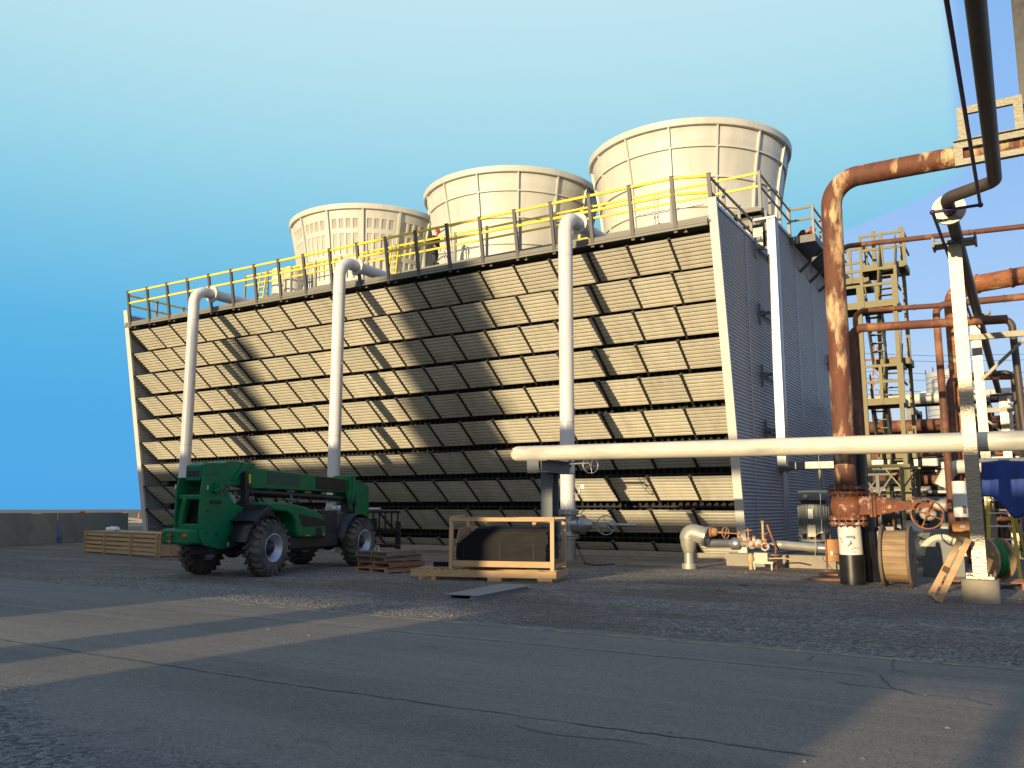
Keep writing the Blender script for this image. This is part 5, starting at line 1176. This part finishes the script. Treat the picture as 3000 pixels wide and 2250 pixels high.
# step ladder
t = thing('step_ladder', 'yellow step ladder standing under the blue tarpaulin', 'ladder', (-.45, 22.8, 0))
lt = at(2935, 1450, 1, 23.0); 
def lp(x, z, back=0): return Vector((x, 22.6+.18*z if not back else 23.7-.28*z, z))
xL, xR = -.92, -.36; zt_ = 2.0
for (xb_, xt_) in ((xL, xL+.1), (xR+.06, xR-.04)):
    b = MB(); b.beam(lp(xb_, 0), lp(xt_, zt_), .075, .03, (0, 1, 0)); b.build('side_rail', 'ladder', t)
for (xb_, xt_) in ((xL-.0, xL+.14), (xR+.28, xR-.06)):
    b = MB(); b.beam(lp(xb_, 0, 1), lp(xt_, zt_, 1), .06, .03, (0, 1, 0)); b.build('rear_rail', 'ladder', t)
for k in range(6):
    z = .28+.3*k; b = MB(); b.box(xL+.03+.012*k, xR+.02-.01*k, 22.58+.18*z, 22.68+.18*z, z, z+.035); b.build('tread', 'alu', t)
b = MB(); b.box(xL+.05, xR+.02, 22.9, 23.25, zt_, zt_+.05); b.build('top_cap', 'black', t)
# tarpaulin draped from a rail
t = thing('blue_tarpaulin', 'blue tarpaulin hanging in folds at the right edge', 'tarpaulin', (-.3, 21.6, 2.6))
b = MB(); n, m_ = 24, 14; vs = []
for j in range(m_+1):
    for i in range(n+1):
        u = i/n; v = j/m_; x = -.86+u*2.2; top = 2.62+.03*math.sin(u*9)
        bot = 1.86 if u < .1 else 1.95-.6*max(0, 1-abs(u-.26)/.25)+.1*math.sin(u*12)
        z = top+(bot-top)*v; x2 = x+(.10*(u-.3))*v; y = 21.6+.07*math.sin(u*14+v*2)*(.3+v)-.10*v+.05*math.sin(u*31)
        vs.append((x2, y, z))
b.add(vs, [(j*(n+1)+i, j*(n+1)+i+1, (j+1)*(n+1)+i+1, (j+1)*(n+1)+i) for j in range(m_) for i in range(n)], True)
o = b.build('sheet', 'tarp', t); sol = o.modifiers.new('s', 'SOLIDIFY'); sol.thickness = .006
b = MB(); b.tube([(-1.0, 21.75, 2.66), (3, 21.75, 2.68)], .05, 12); b.box(2.6, 2.7, 21.7, 21.8, 0, 2.66); b.build('hanging_rail', 'trim', t)
# white cylindrical canister and pale pipe elbow behind
wb = at(2790, 1421, 1, 26); wc = at(2818, 1515, 1, 26)
t = thing('white_canister', 'upright white cylinder hung under the cable tray', 'cylinder', (wb.x+.1, 26, 1.3)); b = MB(); b.cyl((wb.x+.16, 26, wc.z), (wb.x+.16, 26, wb.z+.1), .18, 24); b.build('shell', 'white', t); b = MB(); b.cyl((wb.x+.16, 26, 0), (wb.x+.16, 26, wc.z), .04, 8); b.box(wb.x+.22, wb.x+.30, 25.80, 25.82, wc.z+.1, wc.z+.3); b.build('stand', 'rust2', t)
t = thing('pale_pipe', 'fat cream pipe elbow resting above the cable tray', 'pipe', (-1.5, 28, 3.2)); c = at(2800, 1368, 1, 28); b = MB(); b.tube([(c.x-.42, 28, c.z-.55), (c.x-.12, 28, c.z), (c.x+.78, 28, c.z+.02)], .20, 24, .4); b.build('elbow', 'weather', t)
b = MB(); b.cyl((c.x-.24, 27.9, c.z+.05), (c.x-.24, 27.9, c.z+.45), .03, 8); b.cyl((c.x-.3, 27.8, c.z-.04), (c.x-.3, 27.8, c.z+.14), .07, 12); b.build('lamp_fitting', 'white', t)
# storage tank
t = thing('storage_tank', 'tall grey cylindrical storage tank with seam lines', 'tank', (-3.15, 52, 0))
b = MB(); b.lathe([(1.30, 0), (1.30, 8.95), (1.24, 9.05), (.6, 9.22), (0, 9.27)], (-3.15, 52, 0), n=48); sh = b.build('shell', 'tank', t)
b = MB()
for k in range(1, 30): b.lathe([(1.302, k*.30), (1.312, k*.30+.012), (1.302, k*.30+.024)], (-3.15, 52, 0), n=48, smooth=False)
b.build('seam_band', 'line', sh)
b = MB(); b.box(-3.3, -2.9, 51.6, 52.0, 9.2, 9.4)
for k in range(8): a0 = k*.8; b.cyl((-3.15+1.28*math.cos(a0), 52+1.28*math.sin(a0), 9.0), (-3.15+1.28*math.cos(a0), 52+1.28*math.sin(a0), 9.25), .03, 6)
b.build('roof_fitting', 'rust2', t)
# stair tower
t = thing('stair_tower', 'open olive green steel stair tower with landings and handrails', 'stair tower', (-3.9, 30, 0))
SXL, SXR, YF, YB = -4.42, -3.32, 30.0, 33.2
b = MB()
for (x, y, z) in ((SXL, YF, 9.0), (SXR, YF, 9.3), (SXL+.15, YB, 11.9), (SXR, YB, 11.9)): b.beam((x, y, 0), (x, y, z), .13, .13, (0, 1, 0))
b.build('column', 'stair', t)
def landing(z, y0, y1, x0, x1, rails=True, front=True):
    b = MB(); b.box(x0, x1, y0-.03, y0+.05, z-.22, z); b.box(x0, x1, y1-.05, y1+.03, z-.22, z); b.box(x0-.03, x0+.05, y0+.05, y1-.05, z-.22, z); b.box(x1-.05, x1+.03, y0+.05, y1-.05, z-.22, z)
    ld = b.build('landing', 'stair', t)
    b = MB(); b.box(x0+.05, x1-.05, y0+.05, y1-.05, z-.06, z-.03); b.build('grating', 'stairdark', ld)
    if rails:
        b = MB()
        for h in (.55, 1.08):
            b.box(x0, x1, y0-.05, y0+.0, z+h-.045, z+h+.045)
            b.box(x1-.0, x1+.05, y0, y1, z+h-.035, z+h+.035)
        b.build('handrail', 'stair', ld)
        for x in (x0+.02, (x0+x1)/2+(.0 if x1-x0 < 1.5 else -.1), x1+.02):
            q = MB(); q.box(x-.05, x+.05, y0-.07, y0+.02, z-.2, z+1.12); q.build('rail_post', 'stair', ld)
    return ld
landing(8.5, YF, YF+1.2, -5.15, SXR+.05); landing(5.2, YF, YF+1.2, SXL-.1, SXR+.05); landing(1.9, YF, YF+1.2, SXL-.1, SXR+.05)
landing(10.35, YB-1.0, YB+.4, SXL-.2, SXR+.15); landing(6.85, YB-1.0, YB+.2, SXL, SXR+.1, False); landing(3.55, YB-1.0, YB+.2, SXL, SXR+.1, False)
landing(10.1, YB-.4, YB+1.4, -5.6, SXL-.1)
def flight(z0, z1, y0, y1, x0, x1):
    b = MB()
    for x in (x0, x1): b.beam((x, y0, z0-.1), (x, y1, z1-.1), .06, .22)
    f_ = b.build('stringer', 'stairdark', t)
    n = int(abs(z1-z0)/.24); b = MB()
    for k in range(1, n): u = k/n; b.box(x0, x1, y0+(y1-y0)*u-.12, y0+(y1-y0)*u+.12, z0+(z1-z0)*u-.03, z0+(z1-z0)*u)
    b.build('stair_treads', 'stair', f_)
    b = MB()
    for x in (x0, x1):
        for h in (.5, 1.0): b.beam((x, y0, z0+h), (x, y1, z1+h), .05, .05)
    b.build('stair_rail', 'stair', f_)
flight(8.5, 10.35, YF+1.2, YB-.9, -3.95, -3.42); flight(6.85, 8.5, YB-1.0, YF+1.2, -4.4, -3.95)
flight(5.2, 6.85, YF+1.2, YB-1.0, -3.95, -3.42); flight(3.55, 5.2, YB-1.0, YF+1.2, -4.4, -3.95); flight(1.9, 3.55, YF+1.2, YB-1.0, -3.95, -3.42); flight(0, 1.9, YB-1, YF+1.2, -4.4, -3.95)
# ------------------------------------------------------------------ pipe rack and process plant in the distance
rg = random.Random(21)
t = thing('pipe_rack', 'crowded pipe rack with rusty and silver pipes behind the stair tower', 'pipe rack', (-1, 44, 0))
for x in (-7.0, -4.2, -1.2, 2.3, 5.8):
    for y in (40.5, 44.5): b = MB(); b.box(x-.12, x+.12, y-.12, y+.12, 0, 6.2); b.build('rack_column', 'greysteel', t)
b = MB()
for x in (-7.0, -4.2, -1.2, 2.3, 5.8):
    for z in (2.1, 3.6, 4.9, 6.1): b.box(x-.1, x+.1, 40.0, 45, z-.12, z)
for z in (3.6, 4.9): b.box(-7.3, 7, 40.38, 40.46, z-.3, z-.12)
b.build('rack_beam', 'greysteel', t)
for z, ys in ((2.1, (40.4, 41.3, 42.4)), (3.6, (40.3, 40.9, 41.6, 42.5)), (4.9, (40.3, 41.2, 42.2)), (6.1, (40.5, 41.6))):
    for y in ys:
        r = rg.choice((.08, .12, .16, .24)); m_ = rg.choice(('rust2', 'dimsteel', 'dullsilver', 'dim', 'rust2'))
        if z == 6.1 and y < 41: r = .24; m_ = 'weather'
        if z == 4.9 and y < 41: r = .26; m_ = 'rust2'
        b = MB(); b.tube([(-7.4, y, z+r), (8, y, z+r)], r, 14); b.build('rack_pipe', m_, t)
# vertical risers and clutter behind the cable tray
n_ = 0
spec = [(-4.7, 36.5, .14, 2.9, 'rust2'), (-4.0, 35.0, .07, 3.1, 'dimsteel'), (-3.6, 36, .05, 2.8, 'dimsteel'), (-3.0, 35.5, .11, 3.0, 'rust2'), (-2.0, 34.2, .22, 3.2, 'rust2'), (-1.35, 33.8, .13, 2.9, 'rusthot'), (-.6, 35.0, .16, 3.3, 'rust2'), (.1, 33.5, .12, 3.4, 'rusthot'), (.9, 34.5, .2, 3.4, 'dullsilver')]
UL = ['brown upright pipe farthest left in the clutter under the cable tray', 'thin grey upright pipe just behind the pipe supports', 'thinnest grey upright post pipe above the large reel', 'brown upright pipe above the right flange of the large reel', 'thick brown upright pipe behind the rusty handwheel', 'orange rusted upright pipe left of the white cylinder', 'brown upright pipe between the two galvanised posts', 'orange upright pipe behind the step ladder', 'thick grey upright pipe beyond the right edge']
for UI, (x, y, r, h_, m_) in enumerate(spec):
    o = thing('upright_pipe', UL[UI], 'pipe', (x, y, 0), 'upright pipes in the plant under the tray')
    b = MB(); b.tube([(x, y, 0), (x, y, h_), (x+rg.choice((-1.6, 1.4)), y+.1, h_)], r, 14, r*1.6); b.build('pipe', m_, o)
    b = MB(); z = rg.uniform(.6, 1.8); b.cyl((x, y, z), (x, y, z+.05), r*1.6, 16); b.cyl((x, y, z+.07), (x, y, z+.12), r*1.6, 16); b.build('flange', m_, o)
for k, (x, y, z, L_, r, m_) in enumerate([(-4.9, 34, 2.62, 6.5, .22, 'rust2'), (-4.5, 33.6, 1.95, 5.5, .05, 'dullsilver'), (-4.9, 33.4, 1.55, 5.2, .04, 'dimsteel'), (-4.8, 34.5, 2.2, 6.2, .06, 'weather'), (-4.2, 29.2, .85, 3.0, .12, 'dim'), (-3.9, 31.2, 1.25, 3.6, .10, 'rust2')]):
    o = thing('level_pipe', ['thick rusty level pipe just under the cable tray', 'bright thin silver level pipe under the thick rusty one', 'lowest thin cream level pipe in the plant', 'second pipe down under the cable tray, cream', 'grey lagged pipe low behind the rusted valve', 'brown pipe running level behind the rusted valve'][k], 'pipe', (x, y, z))
    b = MB(); b.tube([(x, y, z), (x+L_, y, z)], r, 14); b.build('pipe', m_, o)
    b = MB()
    for f_ in (.2, .55, .85): b.cyl((x+L_*f_, y, z), (x+L_*f_+.06, y, z), r*1.35, 14)
    for f_ in (.1, .9): b.box(x+L_*f_-.03, x+L_*f_+.03, y-.03, y+.03, 0, z)
    b.build('flange', m_, o)
for k, (x, y, l, r, z, m_) in enumerate([(-4.1, 30.2, 1.9, .42, 1.55, 'bluegrey'), (-2.9, 27.3, 1.2, .28, .75, 'motor'), (-.2, 26.5, 1.6, .3, .7, 'bluegrey'), (1.0, 30, 2, .5, 1.6, 'motor')]):
    o = thing('horizontal_vessel', ['dark blue grey drum on legs behind the rusted valve', 'low grey drum behind the large cable reel', 'drum low behind the step ladder', 'drum partly beyond the right edge'][k], 'vessel', (x, y, 0))
    b = MB(); b.lathe([(0, -.12), (r*.7, -.08), (r, .05), (r, l-.05), (r*.7, l+.08), (0, l+.12)], (x, y, z), (1, 0, 0), 24); b.build('drum', m_, o)
    b = MB()
    for f_ in (.25, .75): b.box(x+l*f_-.06, x+l*f_+.06, y-r*.8, y+r*.8, 0, z-r*.6)
    b.build('saddle', 'post', o)
# small steel frames with braces below the tray
for k, (x, y, h_, m_) in enumerate([(-3.72, 26.6, 2.55, 'dimsteel'), (-3.05, 26.4, 2.7, 'stair'), (-4.35, 28.5, 2.6, 'greysteel')]):
    o = thing('pipe_support', ['grey slim braced pipe support behind the rusted valve', 'pale slim pipe support with two diagonal braces', 'dark slim pipe support beside the black pipe'][k], 'support', (x, y, 0))
    b = MB(); b.box(x-.045, x+.045, y-.04, y+.04, 0, h_); b.build('post', m_, o)
    b = MB(); b.beam((x, y, h_-.55), (x+.4, y, h_), .04, .04, (0, 1, 0)); b.beam((x, y, h_-.55), (x-.4, y, h_), .04, .04, (0, 1, 0)); b.box(x-.5, x+.5, y-.04, y+.04, h_, h_+.06); b.build('brace', m_, o)
# low dark equipment building closing the view below the rack
t = thing('equipment_shelter', 'long low dark brown shelter far behind the pipes', 'shelter', (0, 47, 0))
b = MB(); b.box(-7.3, 14, 47, 50, 0, 3.4); b.build('wall', 'brick', t); b = MB(); b.box(-7.4, 14.1, 46.8, 50.2, 3.4, 3.6); b.build('roof', 'tank', t)
b = MB()
for k in range(14): x = -6.8+k*1.5; b.box(x, x+.7, 46.96, 47.0, 1.4, 2.4)
b.build('window_band', 'bluegrey', t)
# second row of far equipment right of the posts
for k in range(10):
    x = -.3+k*.22+rg.uniform(-.1, .1); y = rg.uniform(29.5, 36); z = rg.uniform(3.5, 6.0)
    o = thing('valve_cluster', ('first', 'second', 'third', 'fourth', 'fifth', 'sixth', 'seventh', 'eighth', 'ninth', 'tenth')[k]+' upright fitting counted rightwards from the second galvanised post', 'fittings', (x, y, 0), 'tangled fittings at the right edge')
    b = MB(); b.tube([(x, y, 0), (x, y, z), (x+rg.uniform(-.8, .8), y, z+.02)], rg.choice((.05, .07, .09)), 10, .12); b.build('pipe', rg.choice(('weather', 'rust2', 'silver', 'dullsilver')), o)
    b = MB(); z2 = z-rg.uniform(.3, 1.2); b.ball((x, y-.05, z2), rg.uniform(.10, .17), 10); b.cyl((x, y-.05, z2), (x+.25, y-.3, z2+.05), .05, 8); b.torus((x+.25, y-.3, z2+.05), (.6, -1, 0), .12, .015, 16, 6); b.build('fitting', rg.choice(('weather', 'silver', 'brownvalve')), o)
# lattice pylon, light mast, overhead wires
pm = at(2588, 1300, 1, 150)
t = thing('lattice_pylon', 'distant thin lattice pylon seen through the stair tower', 'pylon', (pm.x, 150, 0))
b = MB(); Hh = 29
for s_ in (-1, 1): b.beam((pm.x+s_*2.6, 150, 0), (pm.x+s_*.5, 150, Hh), .22, .22)
for k in range(12):
    z = k*Hh/12; w1 = 2.6-2.1*z/Hh; w2 = 2.6-2.1*(z+Hh/12)/Hh; b.beam((pm.x-w1, 150, z), (pm.x+w2, 150, z+Hh/12), .12, .12); b.beam((pm.x+w1, 150, z), (pm.x-w2, 150, z+Hh/12), .12, .12)
b.build('lattice', 'rusthot', t)
b = MB(); b.box(pm.x-4, pm.x+4, 149.9, 150.1, Hh-3, Hh-2.7); b.build('cross_arm', 'rusthot', t)
lm = at(2711, 1160, 1, 90)
t = thing('light_mast', 'tall far mast with a round lamp head beside the tank', 'lamp mast', (lm.x, 90, 0))
b = MB(); b.cyl((lm.x, 90, 0), (lm.x, 90, lm.z), .09, 8); b.build('pole', 'post', t); b = MB(); b.lathe([(.2, 0), (.55, .1), (.6, .3), (.3, .45)], (lm.x, 90, lm.z), n=16); b.build('lamp_head', 'trim', t)
for k, (py0, py1) in enumerate(((1031, 1036), (1048, 1053), (1083, 1090), (1103, 1110), (1137, 1142), (1150, 1158))):
    a = at(2400, py0, 1, 160); c = at(3060, py1, 1, 190); b = MB(); m_ = a.lerp(c, .5)-Vector((0, 0, .6)); b.tube([a, m_, c], .05, 5)
    o = tag(b.build('power_line', 'greysteel'), ('uppermost', 'second highest', 'third highest', 'fourth highest', 'fifth highest', 'lowest')[k]+' of the six thin distant wires crossing the pale sky', 'wire', 'distant overhead wires')

# thin pipework and light frames packed behind the posts
for k in range(12):
    x = -2.6+k*.42+rg.uniform(-.15, .15); y = rg.uniform(33, 39); zt_ = rg.uniform(3.6, 5.8)
    o = thing('thin_pipe', ('first', 'second', 'third', 'fourth', 'fifth', 'sixth', 'seventh', 'eighth', 'ninth', 'tenth', 'eleventh', 'twelfth')[k]+' thin pipe from the left in the row beyond the cable tray', 'pipe', (x, y, 0), 'thin pipes beyond the cable tray')
    b = MB(); b.tube([(x, y, 0), (x, y, zt_), (x+rg.choice((-.7, .9, 1.3)), y, zt_), (x+rg.choice((-.7, .9, 1.3)), y, zt_-rg.uniform(.6, 2.5))] if k % 3 else [(x, y, 0), (x, y, zt_), (x+1.6, y, zt_)], rg.choice((.035, .05, .065)), 10, .12); b.build('pipe', rg.choice(('rust2', 'dim', 'dullsilver', 'rust2', 'stair')), o)
    b = MB(); z = rg.uniform(2.6, zt_-.4); b.cyl((x-.09, y, z), (x+.09, y, z), .05, 8); b.cyl((x, y-.05, z-.06), (x, y-.05, z+.06), .08, 10); b.build('fitting', 'dimsteel', o)
for k in range(7):
    x = -4.3+k*.55+rg.uniform(-.1, .1); y = rg.uniform(26.5, 31)
    hh = rg.uniform(.9, 1.7); o = thing('pump_unit', ('first', 'second', 'third', 'fourth', 'fifth', 'sixth', 'seventh')[k]+' low dark pump unit counted from the rusted pipe rightwards', 'pump', (x, y, 0), 'low dark pump units under the tray')
    b = MB(); b.lathe([(.08, 0), (.17, .03), (.19, .25), (.16, .30), (.10, .34)], (x, y, hh*.55), (1, .2, 0), 16); b.box(x-.15, x+.5, y-.2, y+.2, 0, .15); b.box(x+.02, x+.28, y-.1, y+.1, .15, hh*.5); b.build('casing', rg.choice(('dim', 'motor', 'bluegrey', 'dim')), o)
    b = MB(); b.cyl((x+.15, y, hh*.6), (x+.15, y, hh+.4), .05, 10); b.cyl((x+.15, y, hh+.1), (x+.15, y, hh+.14), .10, 12); b.torus((x+.15, y-.06, hh+.42), (0, .5, 1), .12, .014, 16, 6); b.build('riser', rg.choice(('rust2', 'brownvalve', 'dim')), o)
# ------------------------------------------------------------------ people
def skinned(name, pts, edges, rads, m, parent, root=0, sub=1):
    me = bpy.data.meshes.new(name); me.from_pydata([Vector(p) for p in pts], edges, [])
    o = bpy.data.objects.new(name, me); C.objects.link(o)
    if parent is not None: o.parent = parent
    md = o.modifiers.new('skin', 'SKIN')
    if not me.skin_vertices:
        bm_ = __import__('bmesh').new(); bm_.from_mesh(me); bm_.verts.layers.skin.verify(); bm_.to_mesh(me); bm_.free()
    sk = me.skin_vertices[0].data
    for i, r in enumerate(rads):
        sk[i].radius = (r, r) if not isinstance(r, tuple) else r; sk[i].use_root = (i == root)
    md.use_smooth_shade = True; s = o.modifiers.new('sub', 'SUBSURF'); s.levels = sub; s.render_levels = sub
    me.materials.append(M[m]); return o
def person(label, loc, rz, J, group='workers on the cooling tower'):
    """J: joint name -> local position"""
    t = thing('person', label, 'person', loc, group, rz, True)
    V = Vector; P = []; E = []; Rr = []; ix = {}
    def add(n, p, r, par=None):
        ix[n] = len(P); P.append(V(p)); Rr.append(r)
        if par is not None: E.append((ix[par], ix[n]))
    add('pelvis', J['pelvis'], .12); add('spine', J['spine'], (.13, .11), 'pelvis'); add('chest', J['chest'], (.15, .11), 'spine'); add('neck', J['neck'], .055, 'chest')
    hd = V(J['head']); nk = V(J['neck']); d = (hd-nk).normalized()
    add('jaw', nk+d*.07, .065, 'neck'); add('head', hd, .092, 'jaw'); add('crown', hd+d*.08, .06, 'head')
    for s in ('L', 'R'):
        add('sh'+s, J['sh'+s], .062, 'chest'); add('el'+s, J['el'+s], .045, 'sh'+s); add('wr'+s, J['wr'+s], .030, 'el'+s)
        hv = (V(J['wr'+s])-V(J['el'+s])).normalized(); sd_ = hv.orthogonal().normalized(); pal = V(J['wr'+s])+hv*.07
        add('pa'+s, pal, .032, 'wr'+s)
        for k in range(4):
            b0 = pal+hv*.03+sd_*(.03-.02*k); add(f'f{k}a'+s, b0, .010, 'pa'+s); add(f'f{k}b'+s, b0+(hv*.04+hv.cross(sd_)*.012), .008, f'f{k}a'+s); add(f'f{k}c'+s, b0+hv*.065+hv.cross(sd_)*.03, .007, f'f{k}b'+s)
        add('th'+s, pal+sd_*.045-hv*.01, .010, 'pa'+s); add('tt'+s, pal+sd_*.06+hv*.03, .008, 'th'+s)
        add('hi'+s, J['hi'+s], .085, 'pelvis'); add('kn'+s, J['kn'+s], .058, 'hi'+s); add('an'+s, J['an'+s], .042, 'kn'+s)
    body = skinned('body', P, E, Rr, 'skin', t)
    # overalls over the body
    P2 = []; E2 = []; R2 = []; iy = {}
    def add2(n, p, r, par=None):
        iy[n] = len(P2); P2.append(V(p)); R2.append(r)
        if par is not None: E2.append((iy[par], iy[n]))
    add2('pelvis', J['pelvis'], .155); add2('spine', J['spine'], .15, 'pelvis'); add2('chest', J['chest'], (.19, .145), 'spine'); add2('nk', V(J['chest']).lerp(V(J['neck']), .75), .08, 'chest')
    for s in ('L', 'R'):
        add2('sh'+s, J['sh'+s], .085, 'chest'); add2('el'+s, J['el'+s], .066, 'sh'+s); add2('wr'+s, V(J['el'+s]).lerp(V(J['wr'+s]), .93), .048, 'el'+s)
        add2('hi'+s, J['hi'+s], .11, 'pelvis'); add2('kn'+s, J['kn'+s], .085, 'hi'+s); add2('an'+s, V(J['kn'+s]).lerp(V(J['an'+s]), .95), .07, 'kn'+s)
    skinned('overalls', P2, E2, R2, 'overalls', t)
    for s in ('L', 'R'):
        b = MB(); a = V(J['an'+s]); f = V(J['to'+s]); b.ball(a.lerp(f, .45)+V((0, 0, -.01)), .07, 12, (1, 1, .7)); b.tube([tuple(a+V((0, 0, .08))), tuple(a), tuple(f)], .048, 12, .04); b.build('boot', 'black', t, local=True)
    b = MB(); fw = V(J['face']).normalized(); b.lathe([(.165, -.01), (.135, 0), (.13, .05), (.105, .11), (.055, .145), (0, .155)], hd+d*.045, d, 20); b.ball(hd+d*.05+fw*.12, .07, 10, (1, 1, .25)); b.build('hard_hat', 'helmet', t, local=True)
    b = MB(); rt = fw.cross(d).normalized(); b.ball(hd+fw*.10-d*.01, .018, 8)
    b.build('nose', 'skin', t, local=True)
    b = MB(); b.ball(hd+fw*.088+rt*.033+d*.012, .011, 8); b.ball(hd+fw*.088-rt*.033+d*.012, .011, 8); b.box(0, 0, 0, 0, 0, 0) if False else None; b.build('eyes', 'black', t, local=True)
    return t
p = at(1272, 760, 1, 31.95)
person('worker in dark overalls and red hard hat walking on the upper deck', (p.x, 31.95, 13.17), R(-10), dict(
    pelvis=(0, 0, .95), spine=(.03, 0, 1.13), chest=(.07, 0, 1.36), neck=(.13, 0, 1.52), head=(.19, 0, 1.66), face=(.8, -.1, -.45),
    shL=(.06, .19, 1.43), elL=(.0, .26, 1.16), wrL=(.12, .26, .93), shR=(.08, -.19, 1.43), elR=(.14, -.27, 1.15), wrR=(.30, -.27, .93),
    hiL=(0, .10, .90), knL=(.08, .11, .50), anL=(-.10, .11, .10), toL=(.08, .11, .04), hiR=(0, -.10, .90), knR=(.16, -.11, .50), anR=(.22, -.11, .09), toR=(.42, -.11, .05)))
person('crouching worker in a red hard hat on the small side platform', (XR+.25, 37.0, 13.0), R(-35), dict(
    pelvis=(-.15, 0, .30), spine=(.05, 0, .42), chest=(.30, 0, .46), neck=(.46, 0, .46), head=(.62, 0, .44), face=(.5, 0, -.8),
    shL=(.30, .18, .46), elL=(.42, .28, .22), wrL=(.62, .20, .08), shR=(.30, -.18, .46), elR=(.42, -.28, .22), wrR=(.62, -.20, .08),
    hiL=(-.15, .10, .28), knL=(.10, .16, .10), anL=(-.32, .16, .08), toL=(-.42, .16, .05), hiR=(-.15, -.10, .28), knR=(.10, -.16, .10), anR=(-.32, -.16, .08), toR=(-.42, -.16, .05)))
